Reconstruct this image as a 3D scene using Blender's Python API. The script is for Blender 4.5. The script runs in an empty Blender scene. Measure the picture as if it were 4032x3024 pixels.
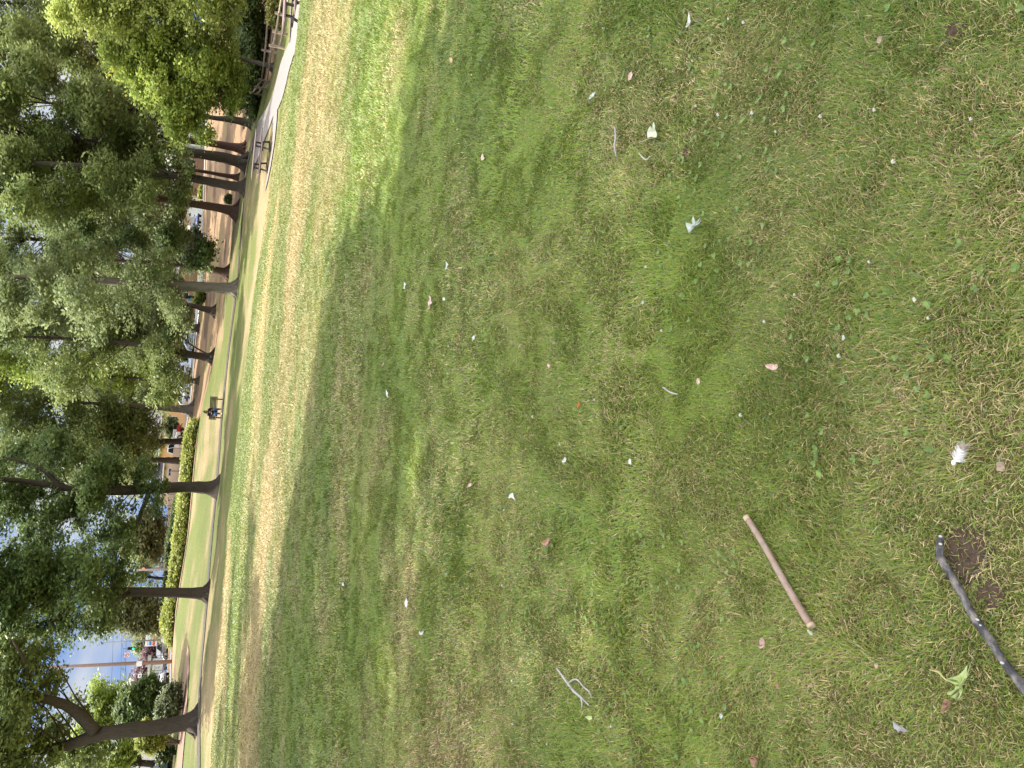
import bpy, math, random
import numpy as np
from mathutils import Vector, Matrix

R = math.radians
SC = bpy.context.scene
COL = SC.collection
random.seed(7)

# ------------------------------------------------------------------ camera
PITCH, ROLL, FPX, EYE = R(21.7), R(4.4), 3030.0, 1.5
_F = np.array([0, math.cos(PITCH), -math.sin(PITCH)])
_r0 = np.array([1.0, 0, 0])
_u0 = np.array([0, math.sin(PITCH), math.cos(PITCH)])
_R = math.cos(ROLL) * _r0 + math.sin(ROLL) * _u0
_U = -math.sin(ROLL) * _r0 + math.cos(ROLL) * _u0
CAM = np.array([0, 0, EYE])
cam = bpy.data.objects.new('camera', bpy.data.cameras.new('camera'))
COL.objects.link(cam)
# the phone was held on its side: the world's up points to the left of the picture
cx, cy, cz = -_U, _R, -_F
cam.matrix_world = Matrix(((cx[0], cy[0], cz[0], 0), (cx[1], cy[1], cz[1], 0), (cx[2], cy[2], cz[2], EYE), (0, 0, 0, 1)))
cam.data.sensor_fit = 'HORIZONTAL'
cam.data.sensor_width = 36
cam.data.lens = 36 * FPX / 4032
cam.data.clip_start = 0.05
cam.data.clip_end = 3000
SC.camera = cam

# ------------------------------------------------------------------ light
SUN_EL = 50.0
SUN_H = np.array([-0.78, 0.626])            # horizontal direction towards the sun
w = bpy.data.worlds.new("World"); SC.world = w; w.use_nodes = True
nt = w.node_tree; nt.nodes.clear()
N = nt.nodes.new; L = nt.links.new
wo = N('ShaderNodeOutputWorld'); bg = N('ShaderNodeBackground'); bg.inputs[1].default_value = 0.15
sky = N('ShaderNodeTexSky'); sky.sky_type = 'NISHITA'; sky.sun_disc = False
sky.sun_elevation = R(SUN_EL); sky.sun_rotation = math.atan2(SUN_H[0], SUN_H[1])
sky.air_density = 1.1; sky.dust_density = 0.6; sky.ozone_density = 1.5
tc = N('ShaderNodeTexCoord'); mp = N('ShaderNodeMapping'); mp.inputs['Scale'].default_value = (1.0, 1.0, 2.6)
nz = N('ShaderNodeTexNoise'); nz.inputs['Scale'].default_value = 3.2; nz.inputs['Detail'].default_value = 7; nz.inputs['Roughness'].default_value = 0.55
cr = N('ShaderNodeValToRGB'); cr.color_ramp.elements[0].position = 0.38; cr.color_ramp.elements[1].position = 0.56
sp = N('ShaderNodeSeparateXYZ'); mr = N('ShaderNodeMapRange')
mr.inputs['From Min'].default_value = 0.02; mr.inputs['From Max'].default_value = 0.30
mr.inputs['To Min'].default_value = 1.0; mr.inputs['To Max'].default_value = 0.8
mu = N('ShaderNodeMath'); mu.operation = 'MULTIPLY'
ad = N('ShaderNodeMath'); ad.operation = 'MULTIPLY_ADD'; ad.inputs[1].default_value = 0.92; ad.inputs[2].default_value = 0.08
mx = N('ShaderNodeMix'); mx.data_type = 'RGBA'; mx.inputs['B'].default_value = (9.2, 8.9, 8.4, 1)
L(tc.outputs['Generated'], mp.inputs[0]); L(mp.outputs[0], nz.inputs[0]); L(nz.outputs[0], cr.inputs[0])
L(tc.outputs['Generated'], sp.inputs[0]); L(sp.outputs[2], mr.inputs[0])
L(cr.outputs[0], mu.inputs[0]); L(mr.outputs[0], mu.inputs[1]); L(mu.outputs[0], ad.inputs[0]); L(ad.outputs[0], mx.inputs['Factor'])
L(sky.outputs[0], mx.inputs['A'])
cr2 = N('ShaderNodeValToRGB'); cr2.color_ramp.elements[0].position = 0.34; cr2.color_ramp.elements[1].position = 0.58
for pos_, c_ in ((0.0, (0.58, 1.0, 1.95, 1)), (1.0, (1.85, 1.9, 2.0, 1))):
    e_ = cr2.color_ramp.elements[int(pos_)]; e_.color = c_
em_ = cr2.color_ramp.elements.new(0.46); em_.color = (1.15, 1.38, 1.85, 1)
nz2 = N('ShaderNodeTexNoise'); nz2.inputs['Scale'].default_value = 5.5; nz2.inputs['Detail'].default_value = 8
mp2 = N('ShaderNodeMapping'); mp2.inputs['Scale'].default_value = (1, 1, 2.0); mp2.inputs['Location'].default_value = (0.9, 0.45, 0.2)
L(tc.outputs['Generated'], mp2.inputs[0]); L(mp2.outputs[0], nz2.inputs[0]); L(nz2.outputs[0], cr2.inputs[0])
mr2 = N('ShaderNodeMapRange'); mr2.inputs['From Min'].default_value = 0.26; mr2.inputs['From Max'].default_value = 0.45
mx2 = N('ShaderNodeMix'); mx2.data_type = 'RGBA'
L(sp.outputs[2], mr2.inputs[0]); L(mr2.outputs[0], mx2.inputs['Factor']); L(cr2.outputs[0], mx2.inputs['A']); L(mx.outputs['Result'], mx2.inputs['B']); L(mx2.outputs['Result'], bg.inputs[0]); L(bg.outputs[0], wo.inputs[0])
sd = bpy.data.lights.new('sun', 'SUN'); sd.energy = 3.6; sd.angle = R(0.5); sd.color = (1, 0.95, 0.86)
so = bpy.data.objects.new('sun', sd); COL.objects.link(so)
_se = math.sin(R(SUN_EL)); _ce = math.cos(R(SUN_EL))
SUNV = Vector((SUN_H[0] * _ce, SUN_H[1] * _ce, _se)).normalized()
so.rotation_euler = SUNV.to_track_quat('Z', 'Y').to_euler()
so.location = SUNV * 60
SC.view_settings.view_transform = 'Standard'; SC.view_settings.look = 'None'
SC.view_settings.exposure = 1.5; SC.view_settings.gamma = 1
SC.cycles.max_bounces = 7; SC.cycles.diffuse_bounces = 3; SC.cycles.transmission_bounces = 4; SC.cycles.transparent_max_bounces = 8

# ------------------------------------------------------------------ photo geometry helpers
def ray(x, y):
    u = 3024 - y; v = x
    d = _F + _R * ((u - 1512) / FPX) + _U * ((2016 - v) / FPX)
    return d
def pt(x, y, Y):
    """world point seen at photo pixel (x, y) that stands Y metres ahead"""
    d = ray(x, y); return CAM + d * (Y / d[1])
def mpp(x, y, Y):
    return Y / ray(x, y)[1] / FPX      # metres per photo pixel there
def flat(x, y, z=0.0):
    d = ray(x, y); return CAM + d * ((z - EYE) / d[2])

# edge where the mown lawn ends, seen along the back
EDGE = [(1075, 215, 51), (1040, 345, 56), (1000, 480, 62), (953, 700, 66), (930, 830, 66.5), (895, 1100, 69), (867, 1281, 72), (841, 1430, 75),
        (811, 1536, 78), (781, 1690, 82), (760, 1882, 80), (735, 2150, 78), (705, 2320, 76), (690, 2430, 76), (680, 2560, 80), (700, 2690, 66), (712, 2830, 60), (700, 2990, 56)]
PATHC = [(783, 3200, 41), (785, 3024, 43), (783, 2830, 45), (786, 2700, 46.5), (800, 2560, 49.5), (813, 2400, 52), (831, 2150, 55.5), (852, 1940, 59), (863, 1780, 62),
         (877, 1620, 64), (893, 1450, 62.5), (913, 1280, 60), (931, 1150, 58.5), (945, 1000, 59), (956, 850, 59), (968, 700, 57), (982, 600, 55), (1004, 500, 52)]
CONC = [(1235, -120, 26), (1200, -20, 28.5), (1168, 100, 32), (1126, 289, 38), (1088, 350, 41), (1062, 430, 44), (1042, 500, 47), (1012, 580, 52)]
CTRL = EDGE + PATHC + CONC + [
    (1062, 614, 42), (1218, 34, 29), (1124, 65, 46), (1138, 138, 45), (1127, 196, 45), (1101, 217, 49), (1078, 330, 53),
    (815, 590, 100), (806, 824, 105), (800, 1080, 112), (772, 1300, 120), (745, 1620, 118), (722, 1740, 118), (690, 2100, 112), (680, 2520, 90), (676, 2600, 88), (678, 2880, 84),
    (835, 330, 95), (842, 1223, 88), (842, 1406, 80)]
_cp = [pt(*c) for c in CTRL]
for X in (-22, -14, -7, 0, 7, 14):
    for Yv in (-25, -8, 0, 8, 16): _cp.append(np.array([X, Yv, 0.0]))
for X in (-12, -5, 2): _cp.append(np.array([X, 28, -0.02]))
_cp += [np.array([12, 22, -0.25]), np.array([26, 8, -0.2]), np.array([34, 24, -1.3]), np.array([-40, 20, .4]), np.array([-60, 50, 1.0])]
for X, Yv, Z in ((-150, 160, 4), (-70, 150, 3.6), (0, 160, 4), (80, 160, 4.5), (160, 160, 5), (-150, 60, 2), (120, 40, -1), (120, -40, 0), (-120, -40, 0),
                 (0, -90, 0), (0, 400, 6), (250, 400, 7), (-250, 400, 6), (0, 900, 8), (500, 900, 8), (-500, 900, 8), (500, 0, 2), (-500, 0, 2), (0, -500, 0), (60, 60, -1)):
    _cp.append(np.array([X, Yv, Z], float))
_cp = np.array(_cp)
_S = 40.0
def _k(r2): return np.where(r2 > 1e-12, r2 * np.log(np.maximum(r2, 1e-12)), 0.0)
_A = _cp[:, :2] / _S
_n = len(_A)
_K = _k(((_A[:, None] - _A[None]) ** 2).sum(-1)) + np.eye(_n) * 0.004
_P = np.c_[np.ones(_n), _A]
_M = np.block([[_K, _P], [_P.T, np.zeros((3, 3))]])
_W = np.linalg.solve(_M, np.r_[_cp[:, 2], 0, 0, 0])
def tz(X, Y):
    X = np.atleast_1d(np.asarray(X, float)); Y = np.atleast_1d(np.asarray(Y, float))
    out = np.empty(len(X))
    for i in range(0, len(X), 40000):
        q = np.c_[X[i:i + 40000], Y[i:i + 40000]] / _S
        out[i:i + 40000] = _k(((q[:, None] - _A[None]) ** 2).sum(-1)) @ _W[:_n] + _W[_n] + q @ _W[_n + 1:]
    return out
def tz1(X, Y): return float(tz([X], [Y])[0])
def gp(x, y, Y):
    p = pt(x, y, Y); return Vector((p[0], p[1], tz1(p[0], p[1])))

def vnoise(x, y, sc, seed=0):
    x = np.asarray(x, float) / sc; y = np.asarray(y, float) / sc
    rs = np.random.RandomState(seed); T = rs.rand(256, 256)
    xi = np.floor(x).astype(int); yi = np.floor(y).astype(int); fx = x - xi; fy = y - yi
    fx = fx * fx * (3 - 2 * fx); fy = fy * fy * (3 - 2 * fy)
    a = T[xi & 255, yi & 255]; b = T[(xi + 1) & 255, yi & 255]; c = T[xi & 255, (yi + 1) & 255]; d = T[(xi + 1) & 255, (yi + 1) & 255]
    return a * (1 - fx) * (1 - fy) + b * fx * (1 - fy) + c * (1 - fx) * fy + d * fx * fy
def fbm(x, y, sc, seed=0, o=3):
    s = 0; a = 1; t = 0
    for i in range(o): s = s + a * vnoise(x, y, sc / 2 ** i, seed + i); t += a; a *= .55
    return s / t

# ------------------------------------------------------------------ materials
MATS = {}
def mat(name, col, rough=0.7, noise=0.12, nscale=8.0, bump=0.0, metal=0.0, spec=0.3, attr=None, transl=0.0, emit=None, alpha=1.0, col2=None, stretch=(1, 1, 1), trans=0.0):
    if name in MATS: return MATS[name]
    m = bpy.data.materials.new(name); m.use_nodes = True; MATS[name] = m
    t = m.node_tree; n = t.nodes; l = t.links; b = n['Principled BSDF']; out = n['Material Output']
    b.inputs['Roughness'].default_value = rough; b.inputs['Metallic'].default_value = metal
    b.inputs['Specular IOR Level'].default_value = spec
    tcn = n.new('ShaderNodeTexCoord'); mpn = n.new('ShaderNodeMapping'); mpn.inputs['Scale'].default_value = stretch
    nn = n.new('ShaderNodeTexNoise'); nn.inputs['Scale'].default_value = nscale; nn.inputs['Detail'].default_value = 5
    l.new(tcn.outputs['Object'], mpn.inputs[0]); l.new(mpn.outputs[0], nn.inputs[0])
    if attr:
        a = n.new('ShaderNodeAttribute'); a.attribute_name = attr; src = a.outputs['Color']
    else:
        rg = n.new('ShaderNodeRGB'); rg.outputs[0].default_value = (*col, 1); src = rg.outputs[0]
    if col2:
        rp = n.new('ShaderNodeMapRange'); rp.inputs['From Min'].default_value = 0.42; rp.inputs['From Max'].default_value = 0.6
        m2 = n.new('ShaderNodeMix'); m2.data_type = 'RGBA'; m2.inputs['B'].default_value = (*col2, 1)
        l.new(nn.outputs[0], rp.inputs[0]); l.new(rp.outputs[0], m2.inputs['Factor']); l.new(src, m2.inputs['A']); src = m2.outputs['Result']
    hs = n.new('ShaderNodeMapRange'); hs.inputs['From Min'].default_value = 0.3; hs.inputs['From Max'].default_value = 0.7
    hs.inputs['To Min'].default_value = 1 - noise; hs.inputs['To Max'].default_value = 1 + noise
    vm = n.new('ShaderNodeVectorMath'); vm.operation = 'SCALE'
    l.new(nn.outputs[0], hs.inputs[0]); l.new(src, vm.inputs[0]); l.new(hs.outputs[0], vm.inputs['Scale'])
    l.new(vm.outputs[0], b.inputs['Base Color'])
    if bump:
        bp = n.new('ShaderNodeBump'); bp.inputs['Strength'].default_value = bump; bp.inputs['Distance'].default_value = 0.03
        l.new(nn.outputs[0], bp.inputs['Height']); l.new(bp.outputs[0], b.inputs['Normal'])
    if transl:
        tr = n.new('ShaderNodeBsdfTranslucent'); ms = n.new('ShaderNodeMixShader'); ms.inputs[0].default_value = transl
        l.new(vm.outputs[0], tr.inputs[0]); l.new(b.outputs[0], ms.inputs[1]); l.new(tr.outputs[0], ms.inputs[2]); l.new(ms.outputs[0], out.inputs[0])
    if emit:
        b.inputs['Emission Color'].default_value = (*col, 1); b.inputs['Emission Strength'].default_value = emit
    if trans: b.inputs['Transmission Weight'].default_value = trans
    if alpha < 1: b.inputs['Alpha'].default_value = alpha
    return m

# ------------------------------------------------------------------ mesh helpers
def tag(o, label=None, cat=None, group=None, kind=None):
    if label: o['label'] = label
    if cat: o['category'] = cat
    if group: o['group'] = group
    if kind: o['kind'] = kind
    return o
def np_mesh(name, V, faces_list, material, parent=None, tint=None, smooth=False):
    """faces_list: arrays of shape (n,3) or (n,4)"""
    me = bpy.data.meshes.new(name)
    V = np.asarray(V, np.float32)
    me.vertices.add(len(V)); me.vertices.foreach_set('co', V.ravel())
    idx = np.concatenate([np.asarray(f, np.int32).ravel() for f in faces_list])
    tot = np.concatenate([np.full(len(f), f.shape[1], np.int32) for f in faces_list])
    st = np.concatenate([[0], np.cumsum(tot)[:-1]]).astype(np.int32)
    me.loops.add(len(idx)); me.loops.foreach_set('vertex_index', idx)
    me.polygons.add(len(tot)); me.polygons.foreach_set('loop_start', st); me.polygons.foreach_set('loop_total', tot)
    if smooth: me.polygons.foreach_set('use_smooth', np.ones(len(tot), bool))
    if tint is not None:
        a = me.color_attributes.new('tint', 'FLOAT_COLOR', 'POINT')
        a.data.foreach_set('color', np.c_[tint, np.ones(len(tint))].astype(np.float32).ravel())
    me.update(calc_edges=True)
    me.materials.append(material)
    o = bpy.data.objects.new(name, me); COL.objects.link(o)
    if parent is not None: o.parent = parent
    return o
def empty(name, loc=(0, 0, 0), rz=0.0):
    o = bpy.data.objects.new(name, None); COL.objects.link(o); o.location = loc; o.rotation_euler = (0, 0, rz); o.empty_display_size = .2
    return o

class MB:
    def __init__(s): s.v = []; s.f = []
    def add(s, vs, fs):
        b = len(s.v); s.v += [tuple(map(float, v)) for v in vs]; s.f += [tuple(i + b for i in f) for f in fs]; return s
    def box(s, c, d, rz=0.0, tilt=0.0, taper=1.0):
        """centre, full size; rz about z, tilt about x; taper shrinks the top"""
        M = Matrix.Rotation(rz, 3, 'Z') @ Matrix.Rotation(tilt, 3, 'X')
        vs = []
        for z in (-.5, .5):
            k = taper if z > 0 else 1
            for x, y in ((-.5, -.5), (.5, -.5), (.5, .5), (-.5, .5)):
                vs.append(Vector(c) + M @ Vector((x * d[0] * k, y * d[1] * k, z * d[2])))
        return s.add(vs, [(0, 3, 2, 1), (4, 5, 6, 7), (0, 1, 5, 4), (1, 2, 6, 5), (2, 3, 7, 6), (3, 0, 4, 7)])
    def tube(s, pts, rad, n=8, cap=True, wob=0.0):
        pts = [Vector(p) for p in pts]
        if not hasattr(rad, '__len__'): rad = [rad] * len(pts)
        rings = []
        ref = None
        for i, p in enumerate(pts):
            t = (pts[min(i + 1, len(pts) - 1)] - pts[max(i - 1, 0)]).normalized()
            if ref is None:
                ref = Vector((1, 0, 0)) if abs(t.x) < .8 else Vector((0, 1, 0))
            a = (ref - t * ref.dot(t)).normalized(); ref = a; b = t.cross(a)
            rings.append([p + (a * math.cos(2 * math.pi * k / n) + b * math.sin(2 * math.pi * k / n)) * rad[i] * (1 + wob * random.uniform(-1, 1)) for k in range(n)])
        vs = [v for r in rings for v in r]; fs = []
        for i in range(len(rings) - 1):
            for k in range(n):
                fs.append((i * n + k, i * n + (k + 1) % n, (i + 1) * n + (k + 1) % n, (i + 1) * n + k))
        if cap:
            fs.append(tuple(reversed(range(n)))); fs.append(tuple(range((len(rings) - 1) * n, len(rings) * n)))
        return s.add(vs, fs)
    def cyl(s, p0, p1, r, n=14): return s.tube([p0, p1], r, n)
    def prism(s, poly, x0, x1, axis='x', x0s=None):
        """poly of (a,b) extruded along axis"""
        n = len(poly)
        def P(x, q):
            a, b = q
            return (x, a, b) if axis == 'x' else ((a, x, b) if axis == 'y' else (a, b, x))
        vs = [P(x0, q) for q in poly] + [P(x1, q) for q in poly]
        fs = [tuple(range(n)), tuple(reversed(range(n, 2 * n)))] + [(i, n + i, n + (i + 1) % n, (i + 1) % n) for i in range(n)]
        return s.add(vs, fs)
    def loft(s, secs, cap=True):
        n = len(secs[0]); vs = [v for q in secs for v in q]; fs = []
        for i in range(len(secs) - 1):
            for k in range(n): fs.append((i * n + k, i * n + (k + 1) % n, (i + 1) * n + (k + 1) % n, (i + 1) * n + k))
        if cap: fs.append(tuple(reversed(range(n)))); fs.append(tuple(range((len(secs) - 1) * n, len(secs) * n)))
        return s.add(vs, fs)
    def sphere(s, c, r, n=10, m=7):
        r = Vector(r) if hasattr(r, '__len__') else Vector((r, r, r))
        secs = []
        for i in range(m):
            th = math.pi * (i + .5) / m
            secs.append([(c[0] + r.x * math.sin(th) * math.cos(2 * math.pi * k / n), c[1] + r.y * math.sin(th) * math.sin(2 * math.pi * k / n), c[2] - r.z * math.cos(th)) for k in range(n)])
        return s.loft(secs)
    def build(s, name, m, parent=None, smooth=False, bevel=0.0):
        me = bpy.data.meshes.new(name); me.from_pydata(s.v, [], s.f); me.update(); me.materials.append(m)
        if smooth:
            me.polygons.foreach_set('use_smooth', [len(p.vertices) <= 4 for p in me.polygons])
        o = bpy.data.objects.new(name, me); COL.objects.link(o)
        if parent is not None: o.parent = parent
        if bevel:
            bv = o.modifiers.new('bevel', 'BEVEL'); bv.width = bevel; bv.segments = 2; bv.limit_method = 'ANGLE'
        return o

# ------------------------------------------------------------------ ground
edgeP = np.array([pt(*e)[:2] for e in EDGE]); _o = np.argsort(edgeP[:, 0]); edgeP = edgeP[_o]
def yedge(X): return np.interp(X, edgeP[:, 0], edgeP[:, 1])
GREEN = np.array([0.135, 0.195, 0.035]); GREEN2 = np.array([0.085, 0.140, 0.026]); STRAW = np.array([0.36, 0.285, 0.135]); OLIVE = np.array([0.205, 0.205, 0.072])
def dryness(X, Y):
    a = fbm(X, Y, 3.0, 11, 3); b = fbm(X + 50, Y * 1.6, 7.5, 21, 2); c = vnoise(X, Y, 0.5, 31)
    far = np.clip((np.hypot(X, Y) - 6) / 10, 0, 1)
    a = a * (1 - .4 * far) + fbm(X * .75 + Y * .2, Y * 1.05, 2.6, 13, 3) * .4 * far
    d = np.clip((a * .55 + b * .45 - .50 + 0.02 * far) * (3.2 + .6 * far) + (c - .5) * .45 + .14 + .12 * far, 0, 1)
    belt = np.exp(-((Y - (15.5 - .45 * X)) / 3.0) ** 2) * .42 * far      # worn strip across the middle of the lawn
    verge = np.clip((Y - 40) / 8, 0, 1) * .10
    nearleft = .30 * np.exp(-((X + .9) ** 2 + (Y - 1.1) ** 2) / 1.6)
    return np.clip(d + belt * (.4 + fbm(X, Y, 2.2, 77, 2)) - verge + nearleft, 0, 1)
def lawncol(X, Y):
    d = dryness(X, Y)[:, None]; g = fbm(X, Y, 1.7, 5, 2)[:, None]; g2 = vnoise(X, Y, 5, 55)[:, None]
    base = GREEN2 + (GREEN - GREEN2) * np.clip(.35 + (g - .4) * 2 + (g2 - .5), 0, 1.3)
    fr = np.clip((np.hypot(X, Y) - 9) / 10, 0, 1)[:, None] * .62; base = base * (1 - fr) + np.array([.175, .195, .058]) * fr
    mid = base * (1 - np.clip(d * 2, 0, 1)) + OLIVE * np.clip(d * 2, 0, 1)
    return mid * (1 - np.clip(d * 1.5 - .5, 0, 1)) + STRAW * np.clip(d * 1.5 - .5, 0, 1)
def axis(n, lim, k): 
    t = np.linspace(-1, 1, n); return np.sinh(t * k) / math.sinh(k) * lim
gx = axis(420, 1100, 6.2)
gy = np.concatenate([-np.geomspace(1, 900, 40)[::-1] - 6, np.linspace(-6.5, 100, 360), np.geomspace(101, 1500, 60)])
GX, GY = np.meshgrid(gx, gy); fx_, fy_ = GX.ravel(), GY.ravel()
GZ = tz(fx_, fy_)
GZ = np.clip(GZ, -8, 14)
colr = lawncol(fx_, fy_)
ye = yedge(fx_)
bank = np.clip((fy_ - ye + (vnoise(fx_, fy_, 1.3, 3) - .5) * 1.6) / .8, 0, 1)[:, None]
dryc = np.array([0.29, 0.19, 0.11]); dirt = np.array([0.13, 0.085, 0.055]); olv = np.array([0.24, 0.21, 0.085])
bn = fbm(fx_, fy_, 3.5, 91, 3)[:, None]; bn2 = fbm(fx_, fy_, 6, 95, 2)[:, None]
bc = dryc + (dirt - dryc) * np.clip((bn - .52) * 6, 0, 1); bc = bc + (olv - bc) * np.clip((bn2 - .66) * 6, 0, 1)
far = np.clip((fy_ - 122) / 6, 0, 1)[:, None]
bc = bc * (1 - far) + np.array([.12, .14, .05]) * far
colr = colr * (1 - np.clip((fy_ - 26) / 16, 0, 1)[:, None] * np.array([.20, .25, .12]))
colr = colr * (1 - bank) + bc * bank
# thatch under the real blades close by
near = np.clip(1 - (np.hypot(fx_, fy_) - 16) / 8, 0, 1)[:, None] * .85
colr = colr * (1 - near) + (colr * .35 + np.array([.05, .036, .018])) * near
nx_, ny_ = len(gx), len(gy)
ii = np.arange(nx_ * ny_).reshape(ny_, nx_)
gf = np.stack([ii[:-1, :-1], ii[:-1, 1:], ii[1:, 1:], ii[1:, :-1]], -1).reshape(-1, 4)
mg = mat('ground_turf', (1, 1, 1), rough=.95, noise=.30, nscale=9.0, bump=.6, attr='tint', spec=.1)
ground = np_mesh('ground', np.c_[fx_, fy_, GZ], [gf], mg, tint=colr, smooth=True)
tag(ground, kind='structure')

def strip(name, pts, width, m, lift=.03, kind='structure', label=None, cat=None, thick=0.0, w2=None):
    P = [Vector((*pt(*p)[:2], 0)) for p in pts]
    # resample smoothly
    Q = []
    for i in range(len(P) - 1):
        a = P[max(i - 1, 0)]; b = P[i]; c = P[i + 1]; d = P[min(i + 2, len(P) - 1)]
        k = max(2, int((c - b).length / .6))
        for j in range(k):
            t = j / k
            Q.append(.5 * ((2 * b) + (c - a) * t + (2 * a - 5 * b + 4 * c - d) * t * t + (3 * b - a - 3 * c + d) * t ** 3))
    Q.append(P[-1])
    V = []; nC = 5
    for i, q in enumerate(Q):
        t = (Q[min(i + 1, len(Q) - 1)] - Q[max(i - 1, 0)]).normalized(); nrm = Vector((-t.y, t.x, 0))
        wv = width if w2 is None else width + (w2 - width) * i / (len(Q) - 1)
        for k in range(nC):
            s = (k / (nC - 1) - .5) * wv + (random.uniform(-.05, .05) if k in (0, nC - 1) else 0)
            V.append(q + nrm * s)
    A = np.array([tuple(v) for v in V]); A[:, 2] = tz(A[:, 0], A[:, 1]) + lift
    idx = np.arange(len(Q) * nC).reshape(len(Q), nC)
    f = np.stack([idx[:-1, :-1], idx[1:, :-1], idx[1:, 1:], idx[:-1, 1:]], -1).reshape(-1, 4)
    o = np_mesh(name, A, [f], m); tag(o, label, cat, kind=kind); return o
asph = mat('asphalt_path', (.055, .05, .046), rough=.9, noise=.25, nscale=5, bump=.2, col2=(.10, .08, .06))
conc = mat('concrete_path', (.235, .205, .19), rough=.85, noise=.08, nscale=3, bump=.1)
strip('path', PATHC[:-1] + [(1000, 515, 52)], 1.5, asph, .035)
strip('path', CONC, 2.4, conc, .05, w2=3.2)
strip('path', [(1205, -60, 26.2), (1222, 20, 27.2), (1196, 130, 28.5)], 1.3, conc, .045)
strip('path', [(1078, 430, 40.5), (1068, 560, 39.5), (1052, 680, 40.8), (1041, 742, 42)], 1.7, conc, .045, w2=.5)
strip('road', [(828, 60, 108), (812, 590, 112), (802, 824, 115), (790, 1080, 118), (768, 1300, 124), (741, 1620, 124), (716, 1740, 124), (688, 2100, 118), (664, 2520, 97), (660, 2620, 94), (668, 2900, 90), (668, 3200, 88)], 8.0,
      mat('asphalt_road', (.10, .10, .105), rough=.9, noise=.15, nscale=3), .05)
strip('pavement', [(832, 60, 99), (819, 590, 103), (808, 824, 107), (797, 1080, 110), (775, 1300, 117), (748, 1620, 116), (724, 1740, 116), (697, 2100, 110), (677, 2520, 89), (676, 2640, 86), (684, 2900, 82), (686, 3200, 80)], 1.6,
      mat('pavement_concrete', (.47, .44, .40), rough=.9, noise=.1, nscale=4), .10)
mulch = mat('bark_mulch', (.27, .17, .12), rough=.95, noise=.45, nscale=18, bump=.8)
strip('mulch_bed', [(716, 2610, 62), (726, 2700, 59), (724, 2790, 57), (708, 2900, 55), (706, 3000, 54), (706, 3120, 53)], 3.0, mulch, .05, w2=4.5)
strip('mulch_bed', [(784, 1690, 81.3), (763, 1882, 79.4), (738, 2150, 77.4), (708, 2320, 75.4), (693, 2430, 75.4)], 1.1, mulch, .05)

# ------------------------------------------------------------------ foliage engine
def rand_dirs(rs, n):
    v = rs.normal(size=(n, 3)); return v / np.linalg.norm(v, axis=1)[:, None]
def leaf_mesh(name, C, size, colA, colB, m, parent, rs, per=40, spread=.5, aspect=1.7, flat_=.75, squash=.7, jitter=.35, tips=None):
    """C: clump centres; per leaves each"""
    n = len(C); T = n * per
    sp_ = spread * rs.uniform(.6, 1.35, n)
    off = rs.normal(size=(n, per, 3)) * .55; off[:, :, 2] *= squash
    pos = (C[:, None] + off * sp_[:, None, None]).reshape(T, 3)
    nr = rand_dirs(rs, T); nr[:, 2] = np.abs(nr[:, 2]) + flat_; nr /= np.linalg.norm(nr, axis=1)[:, None]
    a = np.cross(nr, rand_dirs(rs, T)); a /= np.linalg.norm(a, axis=1)[:, None] + 1e-9
    b = np.cross(nr, a)
    sz = size * rs.uniform(.55, 1.3, T)[:, None]
    A = a * sz * .5 * aspect; B = b * sz * .5
    V = np.stack([pos - A, pos + B * .9 - nr * sz * .08, pos + A, pos - B * .9 - nr * sz * .08], 1).reshape(-1, 3)
    F = np.arange(T * 4).reshape(T, 4)
    k = np.repeat(rs.rand(n), per) * .6 + rs.rand(T) * .4
    col = colA + (colB - colA) * k[:, None]
    col = col * (1 + (np.repeat(rs.rand(n), per) - .5)[:, None] * jitter)
    if tips is not None:
        q = rs.rand(T) < tips[1]; col[q] = tips[0]
    return np_mesh(name, V, [F], m, parent, tint=np.repeat(np.clip(col, 0, 1), 4, 0))
LEAF = mat('leaf', (1, 1, 1), rough=.55, noise=.12, nscale=1.2, attr='tint', transl=.42, spec=.35)
BARK = mat('bark', (.092, .074, .058), rough=.95, noise=.35, nscale=3.5, bump=.9, col2=(.05, .04, .032), stretch=(3, 3, .6), spec=.1)
BARKP = mat('bark_pale', (.20, .175, .14), rough=.95, noise=.25, nscale=3.0, bump=.6, col2=(.12, .10, .08), stretch=(3, 3, .6), spec=.1)
BARKR = mat('bark_red', (.13, .08, .06), rough=.95, noise=.3, nscale=3.5, bump=.8, col2=(.08, .05, .04), stretch=(3, 3, .6), spec=.1)
def smooth_path(P, r, k=4):
    out = []; rr = []
    for i in range(len(P) - 1):
        a = P[max(i - 1, 0)]; b = P[i]; c = P[i + 1]; d = P[min(i + 2, len(P) - 1)]
        for j in range(k):
            t = j / k
            out.append(.5 * ((2 * b) + (c - a) * t + (2 * a - 5 * b + 4 * c - d) * t * t + (3 * b - a - 3 * c + d) * t ** 3)); rr.append(r[i] + (r[i + 1] - r[i]) * t)
    out.append(P[-1]); rr.append(r[-1]); return out, rr
CGA = 1.55
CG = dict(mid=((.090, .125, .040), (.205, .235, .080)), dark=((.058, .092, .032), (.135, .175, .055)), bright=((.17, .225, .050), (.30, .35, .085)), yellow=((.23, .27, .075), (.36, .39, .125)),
          grey=((.115, .15, .065), (.24, .27, .12)), olive=((.12, .13, .06), (.22, .22, .10)), purple=((.085, .045, .05), (.14, .085, .085)), gold=((.25, .29, .06), (.42, .44, .10)), conifer=((.035, .06, .03), (.08, .11, .05)))
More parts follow.
